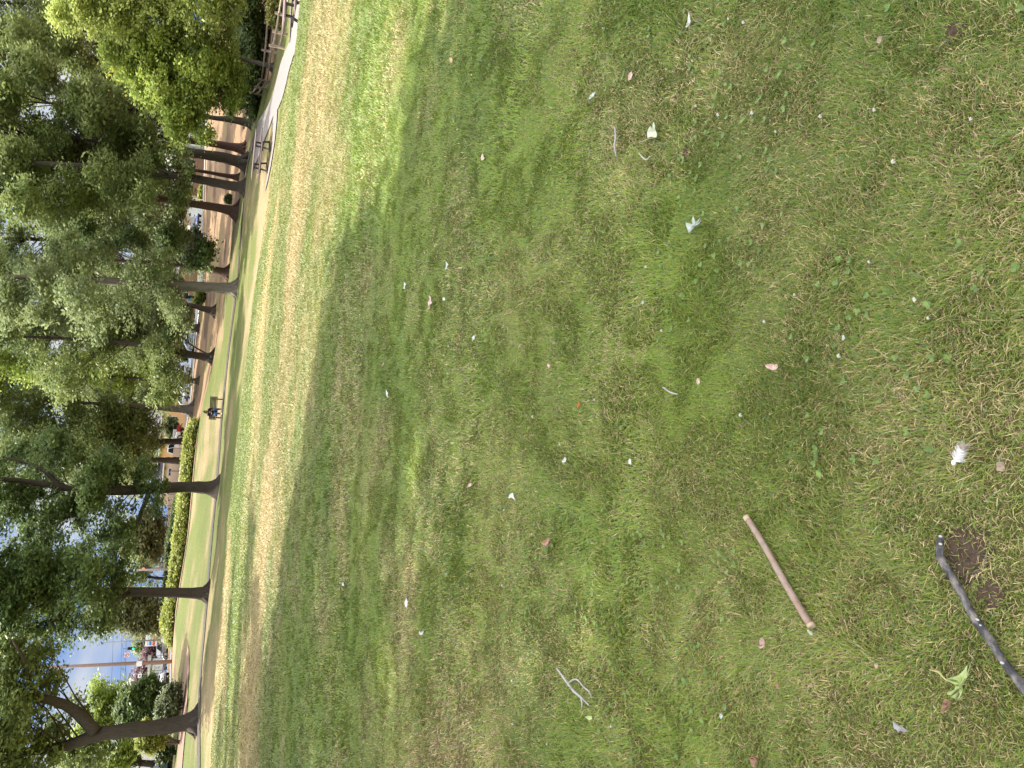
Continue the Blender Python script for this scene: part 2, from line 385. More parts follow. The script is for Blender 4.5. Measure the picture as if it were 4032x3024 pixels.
def tree(name, label, base, path, rad, blobs, color='mid', leaf=.22, n=230, per=60, spread=.62, bark=None, limbs=(), seed=1, twigs=34, group=None, cat='tree', flare=1.9, thr=.27, tips=None, depthf=1.6):
    """base (x,y,Y) photo pixel and distance; path (x,y,dY) up the trunk; rad metres; blobs (x,y,rx,ry,dY) in photo pixels"""
    rs = np.random.RandomState(seed); random.seed(seed)
    Y0 = base[2]; B = gp(*base); root = empty(name, B)
    tag(root, label, cat, group)
    P = [Vector((0, 0, -.25))] + [Vector(pt(x, y, Y0 + d)) - B for x, y, d in path]
    # root flare
    mb = MB()
    pts, rr = smooth_path(P, rad, 5)
    hh = [p.z for p in pts]; rr = [r * (1 + (flare - 1) * math.exp(-max(h, 0) / .35)) for r, h in zip(rr, hh)]
    mb.tube(pts, rr, 12, wob=.07)
    for k in range(5):      # surface roots
        a = k * 1.26 + rs.rand(); r0 = rad[0]
        mb.tube([(math.cos(a) * r0 * .5, math.sin(a) * r0 * .5, .5 * r0 + .2), (math.cos(a) * r0 * 1.5, math.sin(a) * r0 * 1.5, .07), (math.cos(a) * r0 * 2.7, math.sin(a) * r0 * 2.7, -.14)], [r0 * .55, r0 * .34, r0 * .14], 7, wob=.1)
    for lm in limbs:
        lp = [Vector(pt(x, y, Y0 + d)) - B for x, y, d, r in lm]; lr = [q[3] for q in lm]
        a, b = smooth_path(lp, lr, 5); mb.tube(a, b, 9, wob=.08)
    C = []
    for (x, y, rx, ry, dY) in blobs:
        c = pt(x, y, Y0 + dY) - np.array(B); s = mpp(x, y, Y0 + dY)
        k = max(4, int(1.15 * n * (rx * ry) / sum(q[2] * q[3] for q in blobs)))
        d = rand_dirs(rs, k) * (rs.rand(k)[:, None] ** .42)
        C.append(c + d * np.array([ry * s, (rx + ry) * .5 * s * depthf, rx * s]))
    C = np.concatenate(C)
    q = .5 + .25 * (np.sin(C[:, 0] * 1.1 + seed) * np.cos(C[:, 2] * 1.25 + seed * 2) + np.sin(C[:, 1] * 1.0 + C[:, 2] * .7 + seed * 3))
    C = C[(q > thr) | (rs.rand(len(C)) < .35)]
    # twigs reach from the stem into the clumps
    top = [p for p in pts if p.z > .3 * pts[-1].z] or pts
    for i in rs.choice(len(C), min(twigs, len(C)), replace=False):
        c = Vector(C[i]); o = min(top, key=lambda p: abs(p.z - (c.z - (Vector((p.x - c.x, p.y - c.y)).length) * .7)))
        m1 = o.lerp(c, .45) + Vector((rs.normal() * .25, rs.normal() * .25, rs.normal() * .2 + .1)); ri = max(rad[-1] * .55, .045)
        mb.tube([o, m1, o.lerp(c, .75) + Vector((rs.normal() * .2, rs.normal() * .2, .1)), c], [ri, ri * .6, ri * .38, .012], 5)
    mb.build('trunk', bark or BARK, root, smooth=True)
    ca, cb = (np.array(v) * CGA for v in CG[color])
    leaf_mesh('crown', C, leaf * .86, ca, cb, LEAF, root, rs, per=int(per * 1.3), spread=spread, tips=tips)
    return root
def env(yc, hw, xt, xb, seed, k=13, bulge=.35, r=.42, dd=5.5, lean=0.0):
    """scatter of crown lobes filling an envelope (photo pixels)"""
    rs = np.random.RandomState(seed); out = []
    for i in range(k):
        t = (i + .5) / k; x = xt + (xb - xt) * t
        wd = hw * (math.sin(math.pi * min(max(t * .86 + .10, 0), 1)) ** bulge)
        yy = yc + rs.uniform(-1, 1) * wd * .72 + lean * (t - .5)
        rr = hw * r * rs.uniform(.75, 1.2)
        out.append((x + rs.uniform(-20, 20), yy, rr * .8, rr, rs.uniform(-1, 1) * dd))
    return out

# ------------------------------------------------------------------ the trees
RT = 'trees standing in a row along the path'
tree('maple_tree', 'big dark trunk forking low into two stems beside the yellow shrub', (772, 2845, 46), [(768, 2840, 0), (640, 2862, 0), (500, 2876, 0), (384, 2893, .2), (271, 2933, .5), (136, 2956, .8), (0, 2985, 1), (-150, 3000, 1)],
     [.47, .43, .40, .38, .36, .28, .23, .17, .10], [(120, 2960, 130, 90, 1), (20, 2880, 120, 120, 0), (330, 2985, 95, 60, 2), (-120, 2850, 170, 220, 1), (60, 2760, 80, 90, -1), (30, 2620, 90, 100, 0), (230, 2860, 60, 60, 3), (200, 2700, 60, 60, 1), (310, 2790, 55, 50, 2.5), (150, 2590, 80, 80, 1.5), (-30, 3080, 200, 110, 0)],
     color='mid', leaf=.20, n=300, per=60, limbs=[[(378, 2880, 0, .32), (294, 2798, .2, .28), (203, 2757, 0, .24), (136, 2748, 0, .22), (68, 2712, 0, .18), (0, 2653, 0, .14), (-120, 2600, 0, .08)], [(170, 2752, 0, .16), (120, 2700, -.5, .13), (95, 2600, -1, .10), (50, 2520, -1.4, .05)]], seed=11, bark=BARK, flare=1.75, spread=.55)
tree('maple_tree', 'straight dark trunk right of the bus shelter with a dense shady crown', (816, 2338, 52), [(813, 2338, 0), (700, 2333, 0), (520, 2330, 0), (380, 2335, 0), (220, 2320, 0), (40, 2300, 0), (-150, 2290, 0)],
     [.37, .33, .30, .28, .23, .17, .12, .06], env(2330, 240, -260, 360, 3, 20) + [(250, 2200, 100, 110, 2), (420, 2240, 80, 60, 2), (60, 2180, 110, 90, 2), (90, 2480, 80, 90, 1)] + [(440, 2300, 70, 110, 0), (380, 2440, 70, 70, -1), (470, 2210, 50, 90, 1), (300, 2200, 90, 90, 0), (120, 2520, 80, 60, 0)], color='dark', leaf=.20, n=520, per=60, seed=12,
     limbs=[[(330, 2330, 0, .15), (260, 2400, 0, .11), (180, 2480, -.5, .06)], [(250, 2322, 0, .14), (200, 2230, 0, .10), (90, 2170, 0, .05)]], spread=.58, flare=2.1)
tree('maple_tree', 'tall dark tree left of the bench with a long drooping limb and wide root flare', (850, 1922, 57), [(846, 1922, 0), (760, 1918, 0), (620, 1922, 0), (500, 1930, 0), (360, 1935, 0), (226, 1915, 0), (60, 1890, 0), (-120, 1880, 0)],
     [.43, .41, .38, .36, .33, .27, .21, .15, .08], env(1900, 210, -260, 420, 5, 18) + [(330, 1990, 80, 80, 2), (100, 1980, 120, 110, 2), (480, 1870, 60, 60, 1), (450, 2000, 50, 60, 2), (620, 1990, 28, 40, 0)] + [(470, 2080, 60, 100, -1), (400, 2130, 60, 80, 0), (560, 1960, 45, 55, -1.5), (420, 1830, 70, 70, 1), (560, 1850, 50, 50, 1), (180, 2080, 90, 100, 0), (620, 1925, 35, 45, -1.5)], color='dark', leaf=.20, n=520, per=58, seed=14,
     limbs=[[(585, 1940, 0, .17), (574, 1972, 0, .16), (533, 2071, -1, .12), (475, 2184, -1.5, .05)], [(400, 1938, 0, .20), (362, 1958, 0, .18), (289, 2030, 0, .14), (68, 2053, 0, .08)], [(240, 1918, 0, .17), (154, 1840, .5, .12), (20, 1800, 1, .06)]], spread=.58, flare=2.3)
tree('maple_tree', 'pale grey trunk with a flared foot at the edge of the path', (933, 1138, 58), [(928, 1138, 0), (860, 1133, 0), (760, 1128, 0), (680, 1122, 0), (520, 1112, 0), (300, 1100, 0), (60, 1090, 0), (-150, 1085, 0)],
     [.40, .37, .35, .34, .32, .27, .22, .15, .08], env(1120, 230, -260, 560, 7, 19) + [(640, 1180, 60, 80, -1), (650, 1050, 60, 70, 0), (700, 1240, 45, 55, 0)], color='grey', leaf=.20, n=400, per=60, bark=BARKP, seed=16, flare=1.8, spread=.6)
tree('maple_tree', 'leaning trunk with flared base left of the picnic table', (969, 742, 58), [(964, 741, 0), (860, 722, 0), (731, 697, 0), (560, 675, 0), (350, 655, 0), (100, 640, 0), (-100, 630, 0)],
     [.36, .33, .30, .28, .25, .2, .14, .07], env(670, 200, -260, 600, 9, 17, lean=60) + [(690, 600, 40, 60, 0), (700, 780, 40, 50, 0), (715, 650, 35, 60, -1), (725, 740, 25, 45, 1)], color='mid', leaf=.20, n=360, per=60, seed=18, flare=1.9, spread=.6)
tree('maple_tree', 'thick trunk behind the picnic table, its foot lit by the sun', (966, 640, 63), [(960, 640, 0), (860, 617, 0), (736, 600, 0), (560, 575, 0), (350, 550, 0), (100, 530, 0), (-120, 520, 0)],
     [.52, .44, .38, .34, .29, .22, .15, .07], env(560, 190, -260, 620, 21, 16, lean=50), color='mid', leaf=.22, n=330, per=60, seed=20, flare=1.6, bark=BARK, spread=.62)
tree('maple_tree', 'dark trunk just right of the thick sunlit one by the picnic table', (970, 588, 67), [(965, 588, 0), (880, 572, 0), (796, 560, 0), (640, 540, 0), (420, 510, 0), (150, 490, 0)],
     [.34, .32, .30, .26, .2, .13, .06], env(480, 170, -100, 640, 23, 12), color='mid', leaf=.23, n=230, per=60, seed=22, bark=BARKR)
tree('maple_tree', 'slim dark trunk between the two thick trunks left of the picnic table', (952, 700, 69), [(948, 700, 0), (880, 690, 0), (801, 676, 0), (640, 655, 0), (400, 640, 0)],
     [.22, .19, .17, .14, .1, .05], env(640, 120, 100, 640, 25, 8), color='dark', leaf=.23, n=130, per=55, seed=24, bark=BARKR, twigs=14)
tree('maple_tree', 'two-stemmed trunk seen beside the far end of the rail fence', (1000, 492, 64), [(995, 490, 0), (940, 480, 0), (881, 470, 0), (700, 445, 0), (400, 420, 0), (100, 400, 0)],
     [.24, .22, .20, .18, .16, .11, .06], env(380, 180, -200, 520, 27, 13), color='mid', leaf=.23, n=260, per=60, seed=26, limbs=[[(990, 478, .3, .16), (930, 466, .3, .13), (860, 462, .3, .10)]])
tree('maple_tree', 'dark trunk with spreading foot in front of the brown house', (934, 836, 65), [(930, 835, 0), (860, 818, 0), (738, 800, 0), (600, 780, 0), (400, 760, 0), (150, 750, 0)],
     [.44, .36, .32, .28, .22, .15, .07], env(810, 175, -160, 600, 29, 15, lean=40) + [(700, 840, 35, 50, 1), (730, 800, 25, 40, 2)] + [(680, 900, 50, 70, 1), (730, 930, 35, 50, 1)], color='grey', leaf=.22, n=290, per=60, seed=28, bark=BARKR, flare=1.9)
tree('maple_tree', 'dark trunk right behind the pale grey one, with low leafy branches', (897, 1076, 68), [(893, 1076, 0), (840, 1062, 0), (770, 1050, 0), (600, 1035, 0), (350, 1020, 0)],
     [.36, .32, .29, .24, .17, .08], env(960, 120, 250, 700, 31, 9) + [(800, 1010, 45, 50, -1), (765, 1030, 45, 50, 0), (810, 985, 30, 35, -1)], color='dark', leaf=.20, n=230, per=52, seed=30, bark=BARKR)
tree('maple_tree', 'short dark trunk among bare dirt between the pale trunk and the blue car', (843, 1225, 86), [(838, 1224, 0), (795, 1214, 0), (751, 1203, 0), (600, 1195, 0), (400, 1190, 0)],
     [.38, .33, .30, .25, .18, .08], env(1250, 140, -150, 700, 33, 16) + [(730, 1260, 30, 50, 0)], color='grey', leaf=.25, n=340, per=58, seed=32, spread=.75)
tree('maple_tree', 'dark leaning trunk standing left of the blue and white car', (845, 1412, 80), [(840, 1410, 0), (760, 1398, 0), (617, 1366, 0), (430, 1345, 0), (200, 1330, 0), (-50, 1320, 0)],
     [.42, .38, .32, .27, .2, .14, .07], env(1370, 200, -220, 640, 35, 18) + [(690, 1360, 45, 60, 1), (640, 1480, 50, 60, 0), (620, 1560, 45, 55, 0)] + [(700, 1480, 45, 70, 0), (660, 1420, 50, 60, 0)], color='mid', leaf=.23, n=380, per=60, seed=34, bark=BARK, spread=.75)
tree('maple_tree', 'far tree with a pale striped trunk left of the white parked car', (741, 1611, 104), [(738, 1611, 0), (700, 1609, 0), (650, 1606, 0), (560, 1600, 0), (400, 1590, 0), (200, 1580, 0)],
     [.62, .52, .45, .38, .3, .2, .1], env(1580, 190, -200, 600, 37, 16), color='mid', leaf=.30, n=330, per=60, seed=36, bark=BARKP, spread=1.0, flare=1.5)
tree('maple_tree', 'trunk standing at the right end of the white pickup', (722, 1738, 108), [(718, 1738, 0), (690, 1738, 0), (640, 1737, 0), (500, 1735, 0), (250, 1730, 0)],
     [.5, .45, .40, .33, .24, .1], env(1720, 190, -200, 600, 39, 14), color='mid', leaf=.30, n=300, per=60, seed=38, spread=1.0, flare=1.3)
tree('maple_tree', 'trunk standing at the left end of the white pickup', (712, 1815, 104), [(708, 1815, 0), (680, 1813, 0), (620, 1812, 0), (480, 1810, 0), (280, 1805, 0)],
     [.5, .45, .42, .35, .24, .1], env(1800, 150, 0, 610, 41, 12), color='mid', leaf=.30, n=260, per=60, seed=40, spread=1.0, flare=1.3)
tree('young_tree', 'thin bare stem bending in front of the blue and white car', (832, 1400, 77.5), [(822, 1395, 0), (790, 1380, 0), (745, 1352, 0), (715, 1325, 0), (680, 1300, 0)], [.09, .08, .075, .07, .06, .03],
     [(690, 1290, 28, 40, 0), (665, 1320, 25, 30, 0)], color='dark', leaf=.2, n=26, per=40, seed=42, twigs=5, flare=1.2)
# behind the lime tree and over the right
for i, (yc, hw, xt, xb, Y, c, lab) in enumerate([(230, 210, -260, 420, 78, 'mid', 'tall tree rising behind the lime green one, its left shoulder in shade'), (20, 230, -260, 420, 84, 'grey', 'tall grey green tree at the right edge behind the lime green one'),
                                                 (950, 200, -260, 420, 92, 'mid', 'far tree filling the gap above the low branches right of the pale trunk'), (1480, 180, -240, 420, 118, 'mid', 'far tree seen over the bench between the leaning trunk and the striped trunk'),
                                                 (1270, 150, -240, 420, 112, 'mid', 'far tree high behind the blue and white car')]):
    b = gp(860 - .07 * yc, yc, Y)
    tree('maple_tree', lab, (870 - .085 * yc, yc + 20, Y), [(800 - .08 * yc, yc + 15, 0), (600, yc + 5, 0), (400, yc, 0), (150, yc - 8, 0), (-80, yc - 10, 0)], [.4, .38, .34, .3, .2, .1], env(yc, hw, xt, xb, 60 + i, 15), color=c, leaf=.28, n=310, per=60, seed=61 + i, spread=.9)
for i, (yc, xt, c, lab) in enumerate([(330, 480, 'grey', 'distant tree seen low behind the lime tree'), (560, 470, 'mid', 'distant tree low over the pale grey building'), (760, 450, 'mid', 'distant tree rising over the brown house roof'), (960, 440, 'grey', 'distant tree over the dark bush line by the dark blue car'),
                                      (1150, 470, 'mid', 'distant tree behind the pale trunk and the blue mailbox'), (1320, 460, 'olive', 'distant tree over the blue and white sedan'), (1480, 440, 'mid', 'distant tree over the white SUV'), (1660, 430, 'grey', 'distant tree over the orange building'), (1840, 470, 'olive', 'distant tree over the far low house')]):
    tree('distant_tree', lab, (785 - .06 * yc + 40, yc, 168), [(760 - .05 * yc, yc, 0), (680, yc, 0), (600, yc, 0), (520, yc, 0)], [.5, .45, .4, .3, .1], env(yc, 150, xt - 130, 735 - .03 * yc, 300 + i, 12), color=c, leaf=.5, n=260, per=52, seed=320 + i, spread=1.5, twigs=12)
tree('maple_tree', 'leafy tree filling the gap between the leaning trunk and the striped trunk', (800, 1500, 98), [(790, 1500, 0), (700, 1498, 0), (560, 1492, 0), (380, 1485, 0), (150, 1480, 0)], [.28, .26, .24, .2, .14, .06], env(1490, 130, -180, 690, 340, 14), color='bright', leaf=.28, n=300, per=60, seed=341, spread=.85)
for i, (x_, y_, Y_, bl, c, lab) in enumerate([(812, 800, 112, [(640, 800, 45, 70, 0), (600, 740, 45, 60, 0), (590, 850, 50, 60, 0), (670, 850, 30, 40, 0), (660, 730, 30, 45, 0)], 'mid', 'garden tree hiding the roof of the brown house'), (806, 930, 114, [(650, 930, 50, 60, 0), (590, 960, 50, 60, 0), (600, 900, 45, 50, 0), (700, 960, 35, 45, 0), (690, 900, 30, 40, 0)], 'grey', 'garden tree hanging over the dark blue car'),
                                          (796, 1170, 112, [(640, 1160, 50, 60, 0), (600, 1210, 50, 60, 0), (690, 1180, 35, 45, 0), (680, 1110, 35, 40, 0)], 'grey', 'garden tree above the blue mailbox'), (745, 1570, 132, [(600, 1560, 50, 60, 0), (640, 1590, 35, 45, 0), (560, 1510, 50, 60, 0), (650, 1530, 35, 50, 0)], 'mid', 'garden tree behind the white car and the crouching person')]):
    tree('garden_tree', lab, (x_, y_, Y_), [(x_ - 10, y_, 0), (720 if x_ > 780 else 700, y_, 0), (640, y_, 0), (580, y_, 0)], [.25, .22, .2, .16, .06], bl, color=c, leaf=.3, n=150, per=52, seed=360 + i, spread=.9, twigs=12)
# lime green trees right
tree('lime_green_tree', 'bright lime green tree with a thin leaning stem behind the rail fence', (1084, 268, 52), [(1078, 266, 0), (1030, 252, 0), (960, 234, 0), (850, 225, 0), (700, 225, 0), (520, 215, 0)], [.17, .15, .14, .12, .1, .08, .04],
     [(620, 250, 110, 110, 0), (730, 380, 100, 100, 0), (560, 190, 90, 90, 0), (840, 300, 80, 110, 0), (700, 470, 65, 60, -1), (770, 470, 60, 50, 0), (860, 200, 70, 90, 1), (700, 180, 110, 110, 1), (490, 250, 50, 60, 1), (640, 380, 70, 70, -1), (900, 380, 45, 60, 0), (440, 200, 50, 60, 0), (590, 360, 60, 50, 0), (700, 520, 40, 35, -1), (800, 530, 35, 30, -1), (520, 310, 35, 35, 0), (900, 260, 60, 80, 0), (930, 350, 40, 60, 0), (780, 300, 90, 100, -1)],
     color='bright', leaf=.17, n=760, per=66, seed=80, bark=BARKP, tips=((.50, .44, .05), .05), flare=1.3, spread=.5, thr=.28)
tree('pale_lime_tree', 'yellow green feathery tree at the right edge above the rail fence', (1095, -60, 50), [(1080, -60, 0), (980, -55, 0), (800, -50, 0), (600, -40, 0), (400, -30, 0)], [.2, .18, .16, .13, .1, .06],
     [(350, 20, 100, 110, 0), (480, 60, 100, 110, 0), (620, 40, 110, 100, 0), (760, 50, 100, 100, -.5), (880, 30, 70, 80, 0), (300, -80, 90, 110, 0), (560, -110, 170, 120, 0), (820, -110, 130, 120, 0), (250, 60, 55, 60, 0)],
     color='yellow', leaf=.17, n=620, per=66, seed=82, bark=BARKP, flare=1.2, spread=.5, thr=.25)
tree('dark_ivy_tree', 'dark shady evergreen clump under the lime green trees behind the fence', (1065, 120, 58), [(1050, 118, 0), (1010, 115, 0), (960, 112, 0)], [.25, .2, .15, .08],
     [(970, 60, 60, 90, 0), (985, 180, 55, 80, 0), (1010, 290, 40, 70, 0), (960, 340, 45, 60, 0), (1020, 130, 38, 80, 0), (960, -40, 80, 80, 0), (985, 400, 35, 45, 0), (930, 250, 50, 70, 3), (1000, 440, 22, 25, 0), (930, 120, 40, 70, 3)], color='dark', leaf=.20, n=260, per=60, seed=84, twigs=14, spread=.55)
# left background
tree('drooping_cedar', 'dark drooping cedar behind the clipped hedge, right of the blue van', (681, 2132, 100), [(677, 2132, 0), (640, 2130, 0), (590, 2128, 0), (500, 2125, 0)], [.38, .34, .3, .25, .1],
     [(600, 2060, 45, 50, 0), (570, 2130, 60, 70, 0), (600, 2190, 45, 45, 0), (520, 2160, 50, 50, 0), (530, 2080, 50, 50, 0), (630, 2100, 20, 60, 0), (590, 2025, 30, 25, 0)], color='olive', leaf=.30, n=170, per=60, seed=86, bark=BARKR, flare=1.1, spread=.8)
for i, (x, y, lab) in enumerate([(676, 2099, 'slender background trunk nearest the brown one under the cedar'), (672, 2080, 'slender background trunk farthest right under the cedar')]):
    tree('small_street_tree', lab, (x, y, 112), [(x - 4, y, 0), (x - 20, y, 0), (x - 42, y, 0)], [.3, .26, .22, .12], [(x - 60, y, 18, 26, 0)], color='conifer', leaf=.3, n=16, per=50, seed=90 + i, twigs=4, flare=1.1)
tree('street_tree', 'small open tree with a grey trunk right of the straight dark trunk', (672, 2275, 92), [(668, 2275, 0), (630, 2277, 0), (580, 2270, 0), (520, 2262, 0)], [.2, .18, .16, .12, .06],
     [(520, 2260, 60, 55, 0), (570, 2240, 40, 35, 0), (590, 2310, 35, 30, 0), (460, 2290, 40, 40, 0)], color='mid', leaf=.25, n=60, per=42, seed=93, twigs=30, spread=.8)
tree('bushy_street_tree', 'bushy olive green tree between the straight dark trunk and the traffic light', (668, 2378, 86), [(662, 2377, 0), (620, 2385, 0), (570, 2392, 0), (480, 2400, 0)], [.28, .26, .24, .2, .1],
     [(450, 2400, 60, 65, 0), (520, 2430, 60, 60, 0), (570, 2400, 50, 55, 0), (600, 2450, 40, 40, 0), (620, 2480, 25, 25, 0), (500, 2370, 50, 50, 1), (400, 2420, 50, 55, 0), (560, 2470, 35, 25, 0)], color='olive', leaf=.25, n=250, per=56, seed=94, spread=.7)
for i, (x, y, rx, ry, lab, c) in enumerate([(605, 2566, 20, 20, 'purple-leaved tree between the traffic light and the bus shelter', 'purple'), (575, 2660, 40, 75, 'wide purple-leaved tree behind the bus shelter roof', 'purple'),
                                            (565, 2535, 22, 20, 'thin pale green treetop beside the traffic light', 'grey')]):
    tree('plum_tree' if c == 'purple' else 'poplar_tree', lab, (660, y, 125 + i * 5), [(650, y, 0), (620, y, 0), (x, y, 0)], [.3, .26, .2, .1], [(x, y, rx, ry, 0), (x - rx * .6, y + ry * .3, rx * .5, ry * .5, 0), (x + rx * .6, y - 5, rx * .6, ry * .8, 0)], color=c, leaf=.38, n=90, per=50, seed=97 + i, twigs=12, spread=1.1, flare=1.1)
tree('dark_conifer', 'dark dense conifer between the shelter and the forking trunk', (705, 2770, 62), [(695, 2770, 0), (600, 2765, 0), (520, 2760, 0)], [.25, .2, .15, .05],
     [(610, 2760, 50, 60, 0), (560, 2780, 50, 60, 0), (620, 2830, 40, 40, 0), (540, 2830, 50, 50, 0), (520, 2730, 40, 35, 0), (590, 2700, 40, 30, 0), (500, 2790, 40, 40, 0), (640, 2740, 30, 30, 0)], color='dark', leaf=.20, n=240, per=60, seed=101, spread=.5)
tree('leafy_tree', 'light green tree behind the yellow shrub at the left edge', (690, 3010, 64), [(680, 3010, 0), (560, 3005, 0), (430, 2990, 0), (300, 2990, 0)], [.3, .27, .24, .2, .1],
     [(480, 2980, 60, 70, 0), (400, 2960, 60, 60, 0), (350, 2920, 60, 60, 0), (440, 2790, 50, 50, 3), (390, 2730, 45, 45, 3), (430, 3060, 80, 70, 0), (300, 3030, 80, 70, 0), (400, 2840, 60, 50, 2), (470, 2730, 30, 40, 3)], color='bright', leaf=.2, n=300, per=58, seed=103, spread=.55)
# shrubs
def shrub(name, label, base, blobs, color, leaf=.12, n=90, per=55, seed=1, spread=.3, tips=None, cat='shrub', group=None):
    B = gp(*base); rs = np.random.RandomState(seed); root = empty(name, B); tag(root, label, cat, group)
    C = []
    for (x, y, rx, ry, dY) in blobs:
        c = pt(x, y, base[2] + dY) - np.array(B); s = mpp(x, y, base[2] + dY); k = max(5, int(n * rx * ry / sum(q[2] * q[3] for q in blobs)))
        C.append(c + rand_dirs(rs, k) * (rs.rand(k)[:, None] ** .4) * np.array([ry * s, (rx + ry) * .5 * s, rx * s]))
    C = np.concatenate(C); C[:, 2] = np.maximum(C[:, 2], .08)
    mb = MB()
    for i in rs.choice(len(C), min(16, len(C)), replace=False):
        c = Vector(C[i]); mb.tube([Vector((rs.normal() * .06, rs.normal() * .06, -.1)), c * .5 + Vector((rs.normal() * .08, 0, .05)), c], [.035, .025, .01], 5)
    mb.build('stem', BARKP, root, smooth=True)
    ca, cb = (np.array(v) for v in CG[color]); leaf_mesh('foliage', C, leaf, ca, cb, LEAF, root, rs, per=per, spread=spread, tips=tips)
    return root
shrub('rhododendron_bush', 'broad grey green bush with pale leaves on the red mulch bed', (716, 2775, 58), [(665, 2770, 40, 60, 0), (640, 2800, 30, 40, 0), (680, 2720, 30, 35, 0), (650, 2830, 30, 30, 0), (690, 2760, 20, 80, 0)], 'grey', .13, 190, 60, 111, .28, tips=((.45, .5, .38), .18))
shrub('golden_shrub', 'bright yellow green shrub on spindly stems left of the forking trunk', (702, 2925, 56), [(580, 2900, 40, 40, 0), (600, 2940, 30, 30, 0), (560, 2920, 28, 35, 0), (620, 2890, 30, 30, 0), (570, 2860, 18, 22, 0), (640, 2915, 22, 25, 0)], 'gold', .13, 150, 60, 113, .24)
shrub('shady_bush', 'low dark bush with a few white flowers at the left edge', (690, 2965, 60), [(650, 2960, 30, 35, 0), (640, 2990, 30, 25, 0), (665, 2930, 20, 25, 0)], 'dark', .13, 90, 50, 115, .25, tips=((.6, .6, .55), .03))
shrub('golden_bush', 'yellow bush with rusty lower leaves behind the nearest picnic table', (1145, 52, 47), [(1080, 30, 25, 40, 0), (1095, 80, 22, 30, 0), (1070, 70, 15, 30, 0), (1110, 10, 25, 40, 0), (1100, -30, 30, 40, 0)], 'yellow', .11, 190, 60, 117, .2, tips=((.45, .2, .06), .12))
shrub('lime_bush', 'small bright green bush at the far end of the rail fence', (1035, 440, 58), [(1012, 445, 15, 18, 0), (1005, 425, 20, 20, 0), (990, 405, 22, 22, 0), (970, 380, 30, 30, 0)], 'bright', .13, 120, 55, 119, .24)
shrub('young_shrub', 'small dark green sapling on the dry bank between two trunks', (912, 782, 74), [(895, 782, 9, 12, 0), (905, 778, 8, 10, 0), (902, 792, 7, 7, 0)], 'dark', .15, 30, 45, 121, .2)
shrub('garden_bush', 'bright yellow green bush in front of the brown house wall', (812, 760, 122), [(795, 762, 9, 14, 0), (795, 785, 9, 12, 0), (800, 745, 8, 12, 0)], 'gold', .3, 46, 45, 123, .4)
shrub('garden_bush', 'lime green bush right of the short dark trunk on bare dirt', (805, 1178, 100), [(790, 1165, 12, 20, 0), (780, 1185, 12, 18, 0), (785, 1150, 10, 12, 0)], 'bright', .25, 60, 45, 125, .4)
shrub('garden_bush', 'big lit bush at the foot of the trees left of the bench', (738, 1690, 126), [(680, 1695, 26, 34, 0), (665, 1670, 18, 22, 0), (690, 1720, 14, 18, 0)], 'grey', .35, 70, 45, 127, .6)
shrub('garden_bush', 'tangle of olive bushes behind the blue and white car', (770, 1350, 134), [(725, 1340, 24, 40, 0), (730, 1290, 22, 35, 0), (720, 1390, 25, 30, 0), (735, 1240, 20, 30, 0)], 'olive', .4, 110, 45, 129, .7)
shrub('garden_bush', 'dark bush line beside the dark blue car by the house', (805, 930, 124), [(775, 925, 18, 30, 0), (770, 970, 22, 30, 0), (765, 1000, 25, 30, 0)], 'conifer', .35, 80, 45, 131, .6)
# hedges
def hedge(name, label, line, depth, height, color, seed, n=900, leaf=.12, tips=None):
    P = [Vector(pt(*p)[:2]) for p in line]; rs = np.random.RandomState(seed)
    B = gp(*line[len(line) // 2]); root = empty(name, B); tag(root, label, 'hedge')
    seg = [(P[i + 1] - P[i]).length for i in range(len(P) - 1)]; cum = np.r_[0, np.cumsum(seg)]
    t = rs.rand(n) * cum[-1]; X = np.interp(t, cum, [p.x for p in P]); Yv = np.interp(t, cum, [p.y for p in P])
    d = rs.rand(n); hh = height * (np.minimum(1, .35 + 2.2 * d)) * (.85 + .3 * vnoise(t, t * 0, 2.0, seed)); ed = np.minimum(t, cum[-1] - t); hh *= np.clip(ed / 1.2, .35, 1) ** .5
    up = rs.rand(n) ** .45
    Yv = Yv + d * depth; Z = tz(X, Yv) + hh * up
    C = np.c_[X, Yv, Z] - np.array(B)
    for i in rs.choice(n, 18, replace=False):
        c = Vector(C[i]); g = Vector((c.x + rs.normal() * .1, c.y, c.z - hh[i] * up[i])); mb = MB(); mb.tube([g, g.lerp(c, .5), c], [.03, .02, .008], 4); mb.build('stem', BARK, root)
    ca, cb = (np.array(v) for v in CG[color]); leaf_mesh('foliage', C, leaf, ca, cb, LEAF, root, rs, per=34, spread=.3, tips=tips)
    return root
hedge('juniper_hedge', 'long low golden green hedge along the back of the lawn', [(779, 1668, 82.6), (779, 1690, 82), (758, 1882, 80.5), (733, 2150, 78.5), (703, 2320, 76.5), (690, 2430, 76.5), (682, 2545, 78.5)], 3.6, .95, 'gold', 141, 2400, .16)
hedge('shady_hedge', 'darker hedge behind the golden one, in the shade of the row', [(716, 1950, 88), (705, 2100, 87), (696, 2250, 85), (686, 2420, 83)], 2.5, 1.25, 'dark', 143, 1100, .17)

GAPS = []      # openings in the canopy that let sun patches through
for x_, y_, r_ in ((1630, 1640, .50), (1625, 1760, .50), (1700, 1760, .42), (1860, 1720, .42), (1865, 1830, .48), (1868, 1930, .38), (1615, 2080, .46), (1618, 2180, .36), (2120, 640, .46), (2100, 760, .38), (1440, 1420, .5), (1420, 1900, .5), (1500, 2500, .6), (1690, 2420, .36), (1900, 2500, .36), (1750, 250, .45), (1830, 980, .36), (2480, 1420, .26), (1560, 2850, .6), (1250, 2250, .7), (1350, 2800, .7), (3300, 1060, .16), (2750, 1120, .2)):
    g_ = flat(x_, y_); GAPS.append((g_[0], g_[1], r_ * .92))
